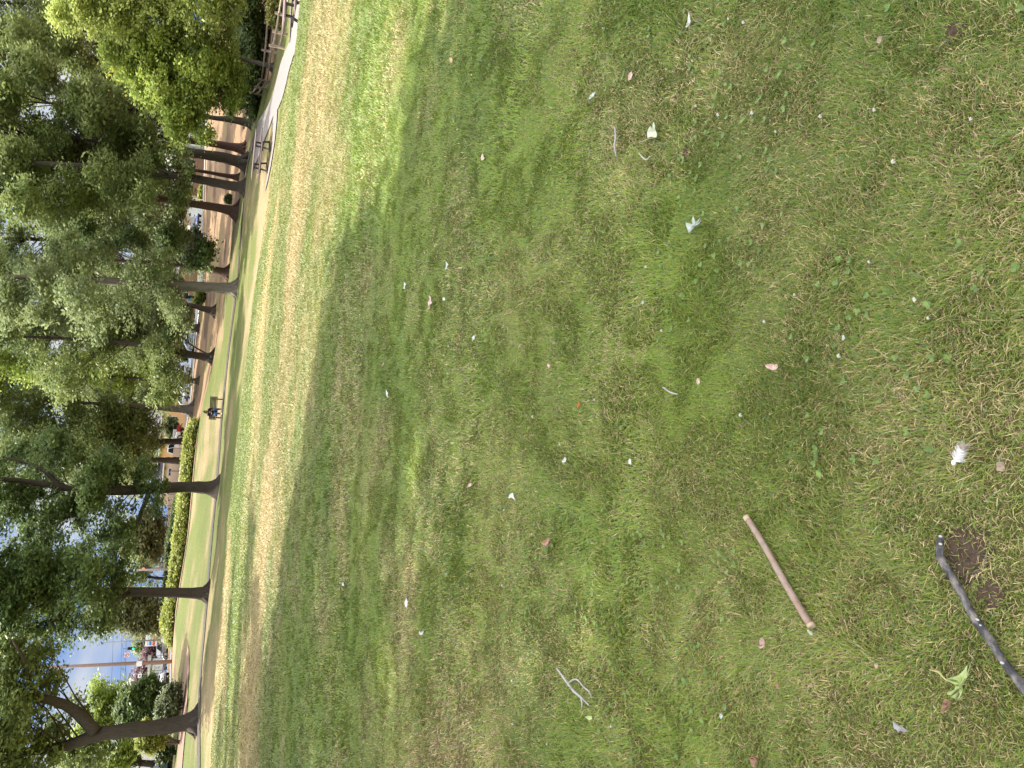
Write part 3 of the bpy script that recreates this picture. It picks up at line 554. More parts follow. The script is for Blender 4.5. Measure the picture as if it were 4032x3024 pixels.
# trees out of frame whose shade falls on the lawn
def shade_tree(name, label, base, cents, r, n, seed, leaf=.17, per=46, h=(8, 12.5)):
    B = Vector((*base, tz1(*base))); rs = np.random.RandomState(seed); root = empty(name, B); tag(root, label, 'tree')
    C = []
    for (X, Yv, z) in cents:
        c = np.array([X, Yv, z]) - np.array(B); k = n
        C.append(c + rand_dirs(rs, k) * (rs.rand(k)[:, None] ** .5) * np.array([r, r, r * .55]))
    C = np.concatenate(C); mb = MB()
    W3 = C + np.array(B); gxy = W3[:, :2] - SUN_H[None] * (W3[:, 2:3] / math.tan(R(SUN_EL)))
    for gx0, gy0, gr in GAPS:
        k_ = np.hypot(gxy[:, 0] - gx0, gxy[:, 1] - gy0) > gr; C = C[k_]; gxy = gxy[k_]
    mb.tube([(0, 0, -.2), (.1, 0, 2), (.1, .2, 5), (0, .1, 9), (0, 0, 15)], [.5, .36, .32, .25, .1], 12, wob=.05)
    for i in range(0, len(C), max(1, len(C) // 18)):
        c = Vector(C[i]); mb.tube([(0, .1, 4.5), c * .5 + Vector((0, 0, 2)), c], [.14, .09, .02], 6)
    mb.build('trunk', BARK, root, smooth=True)
    ca, cb = (np.array(v) for v in CG['mid']); leaf_mesh('crown', C, leaf, ca, cb, LEAF, root, rs, per=per, spread=.5)
cot = 1 / math.tan(R(SUN_EL))
line = [flat(x, y) for x, y in ((1760, -200), (1670, 0), (1625, 150), (1575, 330), (1480, 600), (1310, 900), (1240, 1200), (1195, 1500), (1160, 1800), (1105, 2100), (1060, 2400), (1030, 2700), (1010, 3000))]
lx = np.array([p[0] for p in line]); ly = np.array([p[1] for p in line]); o_ = np.argsort(lx)
cents = []; rs_ = np.random.RandomState(5)
tt = np.linspace(0, 1, 40); dl = np.concatenate([np.c_[lx[k] + (lx[k + 1] - lx[k]) * tt, ly[k] + (ly[k + 1] - ly[k]) * tt] for k in range(len(lx) - 1)])
for X in np.arange(-17, 9, 1.0):
    for Yv in np.arange(-9, 24, 1.0):
        if Yv > np.interp(X, lx[o_], ly[o_]): continue
        dd_ = np.hypot(dl[:, 0] - X, dl[:, 1] - Yv).min()
        if dd_ < 1.7: continue
        if dd_ > 2.6 and (int(round(X)) % 2 or int(round(Yv)) % 2): continue
        z = rs_.uniform(14.5, 18)
        cents.append((X + rs_.uniform(-.2, .2) + SUN_H[0] * cot * z, Yv + SUN_H[1] * cot * z, z))
grp = [[], [], []]
tb = [(-16, 9), (-24, 23), (-12, 1)]
for c in cents:
    k = min(range(3), key=lambda i: (c[0] - tb[i][0]) ** 2 + (c[1] - tb[i][1]) ** 2); grp[k].append(c)
lb = ['broad shade tree behind the camera, its shadow over the near grass', 'broad shade tree left of the camera, its shadow reaching across the lawn', 'shade tree close behind the camera over the stick and twigs']
for k in range(3): shade_tree('shade_tree', lb[k], tb[k], grp[k], 1.35, 32, 200 + k, leaf=.22)
# looser shade on the far left of the lawn
cents = []
for x, y, r in ((985, 2050, 1), (975, 2250, 1), (990, 2420, 1), (940, 2500, 1), (925, 2700, 1), (960, 2850, 1), (905, 2350, 1), (890, 2600, 1), (870, 2800, 1), (880, 2980, 1), (940, 3000, 1), (1000, 2700, 1), (850, 2500, 1), (990, 2600, 1), (970, 3000, 1), (1005, 2900, 1), (985, 2780, 1), (915, 2900, 1), (1000, 3080, 1), (895, 3080, 1), (950, 2620, 1), (860, 2900, 1)):
    g = flat(x, y, .05); z = rs_.uniform(11.5, 14.5); cents.append((g[0] + SUN_H[0] * cot * z, g[1] + SUN_H[1] * cot * z, z))
shade_tree('shade_tree', 'open-crowned shade tree beyond the left edge that dapples the lawn', (-29, 27), cents, 1.9, 17, 210, per=40)
# ------------------------------------------------------------------ benches, tables, fence
WOODT = mat('weathered_plank', (.20, .145, .14), rough=.75, noise=.2, nscale=6, stretch=(1, 8, 8), spec=.3)
WOODL = mat('grey_rail_wood', (.30, .225, .175), rough=.85, noise=.3, nscale=7, bump=.4)
METB = mat('dark_metal', (.05, .045, .045), rough=.55, spec=.4); METG = mat('galvanised_metal', (.28, .28, .29), rough=.45, metal=.6)
def dirto(x0, y0, Y0, x1, y1, Y1):
    a = gp(x0, y0, Y0); b = gp(x1, y1, Y1); return math.atan2(b.y - a.y, b.x - a.x)
def picnic_table(label, base, rz, L_=2.4, group=None):
    B = gp(*base); root = empty('picnic_table', B, rz); tag(root, label, 'picnic table', group)
    for k in range(3):
        MB().box((0, (k - 1) * .265, .745), (L_, .25, .05)).build('table_plank', WOODT, root, bevel=.008)
    for s in (-1, 1):
        MB().box((0, s * .74, .44), (L_ * .97, .28, .05)).build('seat', WOODT, root, bevel=.008)
    for s in (-1, 1):
        X = s * L_ * .23
        mb = MB(); mb.box((X, 0, .70), (.07, .72, .05)); mb.box((X, 0, .39), (.07, 1.62, .07)); mb.box((X, -.30, .55), (.07, .08, .34)); mb.box((X, .30, .55), (.07, .08, .34))
        mb.box((X, 0, .035), (.09, 1.5, .07))
        for q in (-1, 1): mb.box((X + .036, q * .5, .21), (.065, .09, .40), 0, q * .5)
        mb.build('frame', METB, root)
    return root
rt = dirto(1062, 500, 41.5, 1062, 700, 42.5)
picnic_table('farther picnic table standing in the sun at the end of the concrete path', (1060, 620, 42), rt + math.pi - .18, 2.5)
picnic_table('nearer picnic table cut by the right edge, in front of the golden bush', (1212, 5, 29.5), .30, 2.6)
# bench and the person on it
bB = gp(874, 1609, 64)
def bench():
    root = empty('park_bench', bB, .04); tag(root, 'dark slatted park bench with a person sitting at its left end', 'bench')
    m = mat('bench_slat', (.055, .042, .038), rough=.6, noise=.2, nscale=10)
    for k in range(5): MB().box((0, -.06 - .10 * k + .2, .44), (1.8, .08, .035)).build('seat_slat', m, root)
    for k in range(5): MB().box((0, .24 + .016 * k, .54 + .095 * k), (1.8, .03, .075), 0, -.15).build('back_slat', m, root)
    for s in (-1, 1):
        mb = MB(); x = s * .72; mb.box((x, .18, .22), (.09, .07, .44)); mb.box((x, -.22, .22), (.09, .07, .44)); mb.box((x, .28, .68), (.06, .05, .56), 0, -.15); mb.box((x, -.02, .41), (.08, .5, .04))
        mb.build('leg', METB, root)
        mb = MB(); mb.tube([(s * .86, .24, .66), (s * .86, 0, .68), (s * .86, -.24, .66), (s * .86, -.27, .45)], .022, 7); mb.build('armrest', METB, root)
    return root
bench()
MB().box((bB.x - .1, bB.y - .05, bB.z - .01), (2.9, 1.5, .14), .04).build('bench_pad', conc).update_tag()
tag(bpy.data.objects['bench_pad'], 'thin concrete pad under the park bench', 'paving slab')
def skinned(name, pts, edges, rad, m, parent, sub=2):
    me = bpy.data.meshes.new(name); me.from_pydata([tuple(p) for p in pts], edges, []); me.update(); me.materials.append(m)
    o = bpy.data.objects.new(name, me); COL.objects.link(o); o.parent = parent
    sk = o.modifiers.new('skin', 'SKIN'); sk.use_smooth_shade = True
    for i, r in enumerate(rad):
        v = me.skin_vertices[0].data[i]; v.radius = r if hasattr(r, '__len__') else (r, r); v.use_root = (i == 0)
    sb = o.modifiers.new('sub', 'SUBSURF'); sb.levels = 1; sb.render_levels = sub
    return o
SKIN = mat('skin', (.36, .21, .15), rough=.5, noise=.04); HOOD = mat('black_hoodie', (.018, .018, .022), rough=.85, noise=.2, nscale=20); JEAN = mat('blue_jeans', (.05, .10, .24), rough=.85, noise=.2, nscale=18); SHOE = mat('white_shoe', (.75, .73, .72), rough=.5); HAIR = mat('dark_hair', (.02, .015, .012), rough=.6)
def sitting_person():
    root = empty('person', bB + Vector((-.36, -.03, 0)), .30); root.scale = (1.12, 1.12, 1.04); tag(root, 'person in a black hooded top and blue jeans bent over a phone on the bench', 'person')
    # body: one continuous surface, pelvis first
    P = [(0, .05, .52), (0, .04, .70), (0, -.03, .90), (0, -.10, 1.02), (0, -.15, 1.10), (0, -.19, 1.20), (0, -.21, 1.30),
         (-.19, -.09, .99), (-.27, -.12, .76), (-.13, -.32, .74), (-.05, -.38, .78), (.19, -.09, .99), (.27, -.12, .76), (.13, -.32, .74), (.05, -.38, .78),
         (-.10, -.02, .50), (-.12, -.40, .53), (-.14, -.42, .12), (-.15, -.52, .06), (.10, -.02, .50), (.15, -.42, .55), (.20, -.36, .14), (.22, -.46, .06)]
    E = [(0, 1), (1, 2), (2, 3), (3, 4), (4, 5), (5, 6), (2, 7), (7, 8), (8, 9), (9, 10), (2, 11), (11, 12), (12, 13), (13, 14), (0, 15), (15, 16), (16, 17), (17, 18), (0, 19), (19, 20), (20, 21), (21, 22)]
    Rr = [.14, (.155, .11), (.17, .11), .07, .055, .085, .07, .07, .052, .04, .03, .07, .052, .04, .03, .095, .075, .05, .035, .095, .075, .05, .035]
    skinned('body', P, E, Rr, SKIN, root)
    o = skinned('hooded_top', [(0, .05, .50), (0, .04, .70), (0, -.03, .90), (0, -.09, 1.02), (-.20, -.09, .99), (-.28, -.12, .76), (-.14, -.31, .74), (.20, -.09, .99), (.28, -.12, .76), (.14, -.31, .74)],
                [(0, 1), (1, 2), (2, 3), (2, 4), (4, 5), (5, 6), (2, 7), (7, 8), (8, 9)], [(.17, .14), (.18, .135), (.20, .135), .10, .085, .072, .058, .085, .072, .058], HOOD, root)
    skinned('jeans', [(0, .05, .50), (-.10, -.02, .50), (-.12, -.42, .53), (-.14, -.42, .16), (.10, -.02, .50), (.15, -.44, .55), (.20, -.37, .18)], [(0, 1), (1, 2), (2, 3), (0, 4), (4, 5), (5, 6)], [.155, .11, .09, .068, .11, .09, .068], JEAN, root)
    mb = MB(); mb.sphere((0, -.165, 1.235), (.10, .115, .125), 12, 8); mb.sphere((0, -.10, 1.13), (.12, .09, .10), 10, 7); mb.build('hair', HAIR, root, smooth=True)
    mb = MB(); mb.sphere((0, -.225, 1.205), (.068, .06, .09), 12, 8); mb.add([(0, -.315, 1.20), (-.014, -.28, 1.19), (.014, -.28, 1.19), (0, -.28, 1.235)], [(0, 1, 2), (0, 2, 3), (0, 3, 1)]); mb.build('face', SKIN, root, smooth=True)
    for s in (-1, 1): MB().sphere((s * .026, -.279, 1.222), .009, 6, 4).build('eye', HAIR, root)
    MB().box((0, -.277, 1.158), (.04, .01, .008)).build('mouth', mat('lips', (.35, .12, .1)), root)
    for s, x, y in ((-1, -.15, -.52), (1, .22, -.46)):
        mb = MB(); mb.sphere((x, y, .055), (.05, .135, .055), 10, 6); mb.build('shoe', SHOE, root, smooth=True)
    for s in (-1, 1):
        mb = MB(); wx = s * .05; mb.sphere((wx, -.385, .78), (.032, .045, .02), 8, 6)
        for k in range(4): x = wx + (k - 1.5) * .016; mb.tube([(x, -.42, .785), (x - s * .004, -.445, .80 + .004 * k), (x - s * .012, -.44, .82)], [.008, .0075, .006], 6)
        mb.tube([(wx - s * .02, -.38, .79), (wx - s * .035, -.40, .81), (wx - s * .028, -.42, .825)], [.009, .009, .007], 6)
        mb.build('hand', SKIN, root, smooth=True)
sitting_person()
MB().box((bB.x - .26, bB.y - .48, bB.z + .83), (.075, .014, .15), .3, .5).build('mobile_phone', METB, bevel=.004)
tag(bpy.data.objects['mobile_phone'], 'small dark phone held by the person on the bench', 'phone')
# rail fence
def fence(label, posts, h_px=None):
    B = gp(*posts[0][:3]); root = empty('rail_fence', B); tag(root, label, 'fence')
    T = []
    for x, y, Y, hp in posts:
        g = gp(x, y, Y) - B; h = hp * mpp(x, y, Y); T.append((g, h))
        mb = MB(); mb.tube([g + Vector((0, 0, -.2)), g + Vector((random.uniform(-.02, .02), 0, h * .5)), g + Vector((random.uniform(-.03, .03), 0, h))], [.085, .08, .075], 7, wob=.08); mb.build('post', WOODL, root)
    for (a, ha), (b, hb) in zip(T[:-1], T[1:]):
        for f in (.38, .78):
            mb = MB(); p = a + Vector((0, -.06, ha * f + random.uniform(-.02, .02))); q = b + Vector((0, .03, hb * f + random.uniform(-.02, .02))); d = (q - p) * .05
            mb.tube([p - d, p.lerp(q, .5) + Vector((0, 0, -.015)), q + d], [.055, .06, .05], 6, wob=.1); mb.build('rail', WOODL, root)
random.seed(5)
fence('weathered two-rail wooden fence running from the right edge to its corner', [(1165, -95, 40, 62), (1126, 60, 44, 60), (1141, 138, 43.5, 60), (1128, 192, 43.5, 62)])
fence('weathered two-rail wooden fence behind the corner, running off behind the lime bush', [(1112, 105, 51, 54), (1102, 212, 50, 56), (1084, 327, 53, 50), (1077, 356, 55, 47), (1067, 382, 57, 46), (1052, 408, 59, 40), (1036, 438, 61, 36), (1016, 459, 63, 33)])

# ------------------------------------------------------------------ vehicles
TYRE = mat('tyre', (.025, .025, .027), rough=.85); RIM = mat('rim', (.55, .55, .56), rough=.35, metal=.7); GLASS = mat('car_glass', (.02, .025, .03), rough=.06, noise=0, spec=.9); LAMP = mat('headlight_glass', (.8, .8, .8), rough=.15); TAIL = mat('tail_light', (.45, .02, .015), rough=.25)
def paint(name, c): return mat(name, c, rough=.28, noise=.03, metal=0, spec=.6)
def car(name, label, cat, base, rz, body, dims=(4.7, 1.8, 1.45), style='sedan', group=None, extra=None, rim=RIM):
    Lc, Wc, Hc = dims; B = gp(*base); root = empty(name, B, rz); tag(root, label, cat, group)
    h1 = {'sedan': .62, 'suv': .60, 'van': .56, 'pickup': .56}[style] * Hc; g = .16 * Hc + .06
    xf, xr = Lc * .5, -Lc * .5
    prof = {'sedan': ((xf, .45), (xf - .15, .58), (xf - 1.15, .86), (xr + .85, 1.0), (xr + .08, .94), (xr, .6)), 'suv': ((xf, .5), (xf - .12, .74), (xf - 1.0, .95), (xr + .1, 1.0), (xr, .9), (xr, .5)),
            'van': ((xf, .5), (xf - .1, .70), (xf - .8, .95), (xr + .1, 1.0), (xr, .9), (xr, .5)), 'pickup': ((xf, .6), (xf - .05, .92), (xf - 1.25, 1.0), (xr + .1, 1.0), (xr, .95), (xr, .5))}[style]
    low = [(xr + .05, g), (xr, g + .1)]
    top = [(a, b * h1) for a, b in prof]
    poly = [(xf - .05, g), ] + [(xf, g + .12)] + top + low[::-1]
    mb = MB()
    secs = []
    for yy, k in ((-.5, .90), (-.47, .985), (-.3, 1.0), (0, 1.01), (.3, 1.0), (.47, .985), (.5, .90)):
        secs.append([(a * (1 if abs(yy) < .45 else .985), yy * Wc, g + (b - g) * k) for a, b in poly])
    mb.loft(secs); mb.build('body', body, root, smooth=False, bevel=.03)
    gh = {'sedan': ((xf - 1.25, 0), (xf - 1.95, 1), (xr + 1.65, 1), (xr + .75, 0)), 'suv': ((xf - 1.05, 0), (xf - 1.75, 1), (xr + .55, 1), (xr + .15, 0)), 'van': ((xf - .75, 0), (xf - 1.7, 1), (xr + .45, 1), (xr + .12, 0)), 'pickup': ((xf - 1.3, 0), (xf - 2.0, 1), (xf - 3.0, 1), (xf - 3.25, 0))}[style]
    zb, zt = h1 - .02, Hc
    def ring(inset, z0, z1, sh):
        (a, _), (b, _), (c, _), (d, _) = gh
        lo = [(a, -1), (a, 1), (d, 1), (d, -1)]; hi = [(b, -1), (b, 1), (c, 1), (c, -1)]
        wl = Wc * .5 - .05 - inset; wh = Wc * .5 - .20 - inset
        return [(x - (sh if x > 0 else -sh), s * wl, z0) for x, s in lo], [(x, s * wh, z1) for x, s in hi]
    lo, hi = ring(0, zb, zt - .05, 0)
    MB().loft([lo, hi]).build('cabin_glass', GLASS, root)
    MB().loft([[(x * 1.0, y * 1.02, zt - .055) for x, y, z in hi], [(x * .97, y * .93, zt) for x, y, z in hi]]).build('roof', body, root, bevel=.02)
    for s in (-1, 1):      # pillars
        V = Vector
        for q0, q1, wd in ((lo[0 if s < 0 else 1], hi[0 if s < 0 else 1], .05), (lo[3 if s < 0 else 2], hi[3 if s < 0 else 2], .07)):
            mb = MB(); mb.tube([V(q0) + V((0, s * .006, 0)), V(q1) + V((0, s * .006, 0))], wd * .6, 5); mb.build('pillar', body, root)
        ts = (.38, .72) if style in ('suv', 'van') else (.5,)
        for t in ts:
            p0 = V(lo[0 if s < 0 else 1]).lerp(V(lo[3 if s < 0 else 2]), t); p1 = V(hi[0 if s < 0 else 1]).lerp(V(hi[3 if s < 0 else 2]), t); mb = MB(); mb.tube([p0 + V((0, s * .006, 0)), p1 + V((0, s * .006, 0))], .035, 5); mb.build('pillar', body, root)
        MB().box((xf - 1.35 if style == 'sedan' else xf - 1.1, s * (Wc * .5 + .08), h1 + .06), (.12, .16, .12)).build('wing_mirror', body, root, bevel=.02)
    wr = .33 if style == 'sedan' else .38
    for fx in (xf - .85, xr + .85):
        for s in (-1, 1):
            mb = MB(); mb.cyl((fx, s * (Wc * .5 - .20), wr), (fx, s * (Wc * .5 + .012), wr), wr, 18); w_ = mb.build('wheel', TYRE, root)
            mb = MB(); mb.cyl((fx, s * (Wc * .5), wr), (fx, s * (Wc * .5 + .022), wr), wr * .62, 12); mb.build('rim', rim, w_)
    for s in (-1, 1):
        MB().box((xf - .03, s * Wc * .36, h1 * .70), (.10, .32, .13)).build('headlight', LAMP, root, bevel=.02)
        MB().box((xr + .02, s * Wc * .42, h1 * .82), (.08, .20, .17)).build('tail_light', TAIL, root, bevel=.02)
    MB().box((xf + .005, 0, h1 * .48), (.03, Wc * .55, .14)).build('grille', METB, root)
    for bx in (xf - .02, xr + .02): MB().box((bx, 0, g + .13), (.08, Wc * .92, .14)).build('bumper', body if style == 'sedan' else METG, root)
    if style == 'pickup':
        mb = MB(); mb.box((xr + 1.0, 0, h1 + .004), (1.75, Wc * .82, .01)); mb.build('bed_floor', METB, root)
    return root
WHITE = paint('white_paint', (.75, .75, .76)); 
rzS = dirto(772, 1300, 122, 745, 1620, 120)      # along the far street
car('parked_car', 'blue and white sedan seen between thin stems right of the leaning trunk', 'car', (774, 1335, 122), rzS + math.pi, paint('silver_blue_paint', (.42, .52, .72)), (4.7, 1.8, 1.45))
car('parked_car', 'white SUV half hidden by leaves, one wheel showing, behind the dirt strip', 'car', (756, 1500, 124), rzS, WHITE, (4.8, 1.9, 1.75), 'suv')
car('parked_car', 'white car standing right of the pale striped trunk', 'car', (743, 1570, 127), rzS, WHITE, (4.6, 1.8, 1.5))
car('pickup_truck', 'white pickup behind the hedge between two trunks', 'truck', (733, 1776, 121), rzS + math.pi, WHITE, (5.4, 1.95, 1.85), 'pickup')
car('parked_van', 'light blue minivan showing its windows over the shady hedge', 'van', (693, 2184, 135), dirto(690, 2150, 135, 688, 2230, 135) + math.pi, paint('light_blue_paint', (.28, .47, .68)), (4.9, 1.9, 1.85), 'van')
car('parked_car', 'white car with yellow light glinting behind the shady hedge', 'car', (686, 2300, 138), .1, WHITE, (4.6, 1.8, 1.5))
car('parked_car', 'dark blue car parked beside the brown house', 'car', (790, 883, 128), -1.4, paint('dark_blue_paint', (.03, .05, .16)), (4.6, 1.8, 1.5))
car('moving_car', 'grey sedan on the street with silvery highlights, right of the utility pole', 'car', (668, 2556, 112), math.pi + 1.0, paint('grey_paint', (.22, .23, .26)), (4.7, 1.85, 1.5))
car('moving_car', 'white SUV just behind the grey sedan and the utility pole', 'car', (664, 2588, 128), math.pi + 1.35, WHITE, (4.7, 1.9, 1.95), 'suv')
car('parked_car', 'dark blue sedan tail right of the signal pole', 'car', (664, 2500, 128), math.pi + 1.1, paint('navy_paint', (.06, .10, .22)), (4.5, 1.8, 1.45))
car('station_wagon', 'silver wagon with roof rails and red tail light left of the bus shelter', 'car', (676, 2690, 104), -1.05, paint('silver_paint', (.62, .63, .65)), (4.9, 1.9, 1.75), 'suv')
car('parked_car', 'dark teal car cut by the left edge behind the mulch', 'car', (690, 3030, 64), .2, paint('teal_paint', (.02, .07, .09)), (4.6, 1.8, 1.5))
# red freight cart with load
B = gp(737, 1712, 125); t = empty('utility_trailer', B, rzS); tag(t, 'low red trailer with a pale load right of the white pickup', 'trailer')
MB().box((0, 0, .75), (2.6, 1.6, .5)).build('bed', paint('red_paint', (.40, .03, .03)), t, bevel=.03); MB().box((.1, 0, 1.25), (1.6, 1.2, .5)).build('load', mat('pale_load', (.6, .56, .55)), t, bevel=.05)
for s in (-1, 1):
    MB().cyl((0, s * .7, .33), (0, s * .92, .33), .33, 14).build('wheel', TYRE, t)
MB().tube([(1.3, 0, .6), (2.2, 0, .45)], .05, 6).build('drawbar', METB, t)
# ------------------------------------------------------------------ buildings
def house(name, label, cat, base, rz, dims, roof_h, wall, roof, wins=(), door=None, over=.45, gable='x', walls2=None):
    Lx, Ly, H = dims; B = gp(*base); root = empty(name, B, rz); tag(root, label, cat)
    mb = MB(); mb.box((0, Ly / 2, H / 2 - .6), (Lx, Ly, H + 1.2)); mb.build('wall', wall, root)
    a, b = Lx / 2 + over, Ly / 2 + over
    if gable == 'x': V = [(-a, Ly / 2 - b, H), (a, Ly / 2 - b, H), (a, Ly / 2 + b, H), (-a, Ly / 2 + b, H), (-a, Ly / 2, H + roof_h), (a, Ly / 2, H + roof_h)]; F = [(0, 1, 5, 4), (2, 3, 4, 5), (0, 4, 3), (1, 2, 5), (0, 3, 2, 1)]
    elif gable == 'hip': V = [(-a, Ly / 2 - b, H), (a, Ly / 2 - b, H), (a, Ly / 2 + b, H), (-a, Ly / 2 + b, H), (-a + b, Ly / 2, H + roof_h), (a - b, Ly / 2, H + roof_h)]; F = [(0, 1, 5, 4), (2, 3, 4, 5), (0, 4, 3), (1, 2, 5), (0, 3, 2, 1)]
    else: V = [(-a, Ly / 2 - b, H), (a, Ly / 2 - b, H), (a, Ly / 2 + b, H), (-a, Ly / 2 + b, H), (0, Ly / 2 - b, H + roof_h), (0, Ly / 2 + b, H + roof_h)]; F = [(0, 4, 5, 3), (1, 2, 5, 4), (0, 1, 4), (2, 3, 5), (0, 3, 2, 1)]
    MB().add(V, F).build('roof', roof, root)
    MB().box((0, Ly / 2 - b - .03, H - .06), (2 * a, .06, .2)).build('fascia', mat('white_trim', (.72, .71, .68)), root)
    for x, z, w_, h_ in wins:
        f = MB().box((x, -.03, z), (w_ + .16, .06, h_ + .16)).build('window', mat('white_trim', (.72, .71, .68)), root)
        MB().box((x, -.065, z), (w_, .02, h_)).build('pane', GLASS, f); MB().box((x, -.08, z), (.05, .02, h_)).build('mullion', mat('white_trim', (.72, .71, .68)), f)
    if door:
        x, w_, h_, m_ = door; d = MB().box((x, -.03, h_ / 2), (w_, .06, h_)).build('door', m_, root); MB().sphere((x + w_ * .35, -.09, h_ * .48), .04, 6, 4).build('handle', METG, d)
    return root
BRW = mat('brown_siding', (.27, .15, .10), rough=.9, noise=.12, nscale=3, stretch=(1, 1, 12)); BEI = mat('beige_siding', (.62, .45, .33), rough=.9, noise=.08, nscale=3, stretch=(1, 1, 12)); GRR = mat('grey_shingles', (.36, .33, .32), rough=.95, noise=.25, nscale=7); ORW = mat('orange_stucco', (.70, .40, .20), rough=.9, noise=.08); PGR = mat('pale_grey_siding', (.60, .60, .62), rough=.9, noise=.08, stretch=(1, 1, 8)); DKR = mat('dark_shingles', (.13, .12, .13), rough=.95, noise=.25, nscale=6)
house('brown_house', 'brown single-storey house with white windows beyond the street', 'house', (795, 760, 138), .12, (14, 9, 4.4), 2.2, BRW, GRR, [(-4.2, 2.4, 1.5, 1.3), (1.2, 2.4, 1.5, 1.3), (4.8, 2.4, 1.2, 1.3)], (-1.4, 1.0, 2.1, mat('red_door', (.4, .08, .06))))
house('garage', 'low beige garage with a white door left of the brown house', 'garage', (797, 835, 134), .12, (5, 6, 2.7), 1.2, BEI, GRR, [], (.3, 2.9, 2.1, mat('white_door', (.78, .77, .76))), gable='y')
house('grey_house', 'pale grey building glimpsed between the lime tree and the trunks', 'house', (812, 530, 138), .1, (4.5, 6, 3.4), 1, PGR, DKR, [(-1.2, 1.9, .9, 1.1), (1, 1.9, .9, 1.1)])
house('orange_building', 'orange walled building right of the white pickup', 'building', (732, 1672, 150), 0, (12, 9, 4.2), 2.4, ORW, DKR, [(-3.5, 2.2, 1.6, 1.2), (.5, 2.2, 1.6, 1.2)], gable='hip')
house('dark_roofed_house', 'low house behind the bushes near the blue and white sedan', 'house', (770, 1200, 152), 0, (14, 9, 3.4), 2.5, BRW, DKR, [(-3, 2, 1.4, 1.2), (2, 2, 1.4, 1.2)], gable='hip')
house('far_house', 'far low house between the white pickup and the large root-flared tree', 'house', (705, 1860, 160), 0, (13, 9, 3.6), 2.2, BEI, DKR, [(-3.5, 2, 1.4, 1.2), (0, 2, 1.4, 1.2), (3.5, 2, 1.4, 1.2)], gable='hip')
house('tan_house', 'small tan house behind the grey green bush at left', 'house', (680, 2775, 132), -.1, (4.6, 6, 3.0), 1.3, mat('tan_siding', (.62, .43, .24), rough=.9), mat('pale_shingles', (.62, .63, .66), rough=.9, noise=.15, nscale=6), [(-1.2, 2, .9, 1.2), (.9, 2, .9, 1.2)])
house('white_house', 'white house with a steep roof behind the dark conifer', 'house', (672, 2810, 165), -.2, (8, 8, 6.5), 3.2, PGR, mat('pale_shingles', (.62, .63, .66), rough=.9), [(-1.8, 4.6, 1.1, 1.4), (1.8, 4.6, 1.1, 1.4)], gable='y')
house('grey_panelled_house', 'grey and white panelled building at the left edge', 'house', (690, 3050, 110), .1, (8, 8, 5.2), 1.2, PGR, DKR, [(-2.7, 3.7, 1.4, 1.2), (0, 3.7, 1.4, 1.2), (-2.7, 1.5, 1.4, 1.2)])
# recreation vehicle / trailer box left of the cedar
B = gp(672, 2470, 112); t = empty('cargo_trailer', B, .1); t.scale = (.7, .7, .7); tag(t, 'long low grey trailer right of the signal pole', 'trailer'); MB().box((0, 0, 1.15), (3.6, 2, 1.3)).build('box_body', paint('trailer_grey', (.55, .53, .52)), t, bevel=.05)
for x in (-.9, .1):
    for s in (-1, 1): MB().cyl((x, s * .8, .35), (x, s * 1.02, .35), .35, 14).build('wheel', TYRE, t)
# boundary fence behind the hedge
B = gp(688, 2100, 116); t = empty('wooden_fence', B, .04); tag(t, 'pale wooden yard fence beyond the street under the cedar', 'fence')
for k in range(14):
    X = -9 + k * 1.6; z = tz1(B.x + X, B.y) - B.z; MB().box((X, 0, z + .6), (.12, .12, 1.3)).build('post', WOODL, t)
    if k < 13: MB().box((X + .8, .03, z + .65), (1.5, .05, 1.0)).build('panel', mat('fence_panel', (.48, .38, .30), rough=.9, stretch=(12, 1, 1), nscale=4), t)
# ------------------------------------------------------------------ street furniture
def pole(name, label, cat, base, h, r, m, lean=0.0):
    B = gp(*base); root = empty(name, B); tag(root, label, cat); mb = MB(); mb.tube([(0, 0, -.3), (lean * .5 * h, 0, h * .5), (lean * h, 0, h)], [r, r * .9, r * .75], 10); mb.build('pole', m, root, smooth=True); return root
UP = pole('utility_pole', 'tall brown wooden utility pole right of the bus shelter', 'utility pole', (672, 2605, 84), 12.5, .19, mat('pole_wood', (.30, .21, .18), rough=.9, noise=.25, stretch=(6, 6, .6)), .01)
MB().box((.05, -.22, 3.0), (.5, .10, .5)).build('sign_panel', mat('white_panel', (.8, .78, .82), rough=.5), UP); MB().box((.1, 0, 10.6), (2.4, .12, .14)).build('crossarm', BARK, UP)
SP = pole('signal_pole', 'slim grey metal signal pole in front of the roadside sign', 'pole', (673, 2518, 82), 5.9, .085, METG)
MB().box((0, -.1, .95), (.3, .1, .3)).build('push_button_box', LAMP, SP)
SP2 = pole('street_light_pole', 'pale metal pole between the blue van and the straight dark trunk', 'pole', (676, 2242, 84), 9, .11, mat('pale_pole', (.62, .60, .64), rough=.5, metal=.3))
B = gp(676, 2236, 86); t = empty('traffic_signal', B); tag(t, 'small dark signal with a red lamp beside the pale metal pole', 'traffic light'); MB().tube([(0, 0, 0), (0, 0, 3.2)], .05, 6).build('pole', METG, t); hd = MB().box((0, -.05, 3.1), (.34, .25, .85)).build('housing', METB, t, bevel=.02)
MB().sphere((0, -.2, 3.35), (.12, .05, .12), 10, 6).build('red_lamp', mat('red_lamp', (1, .08, .04), emit=1.6), t)
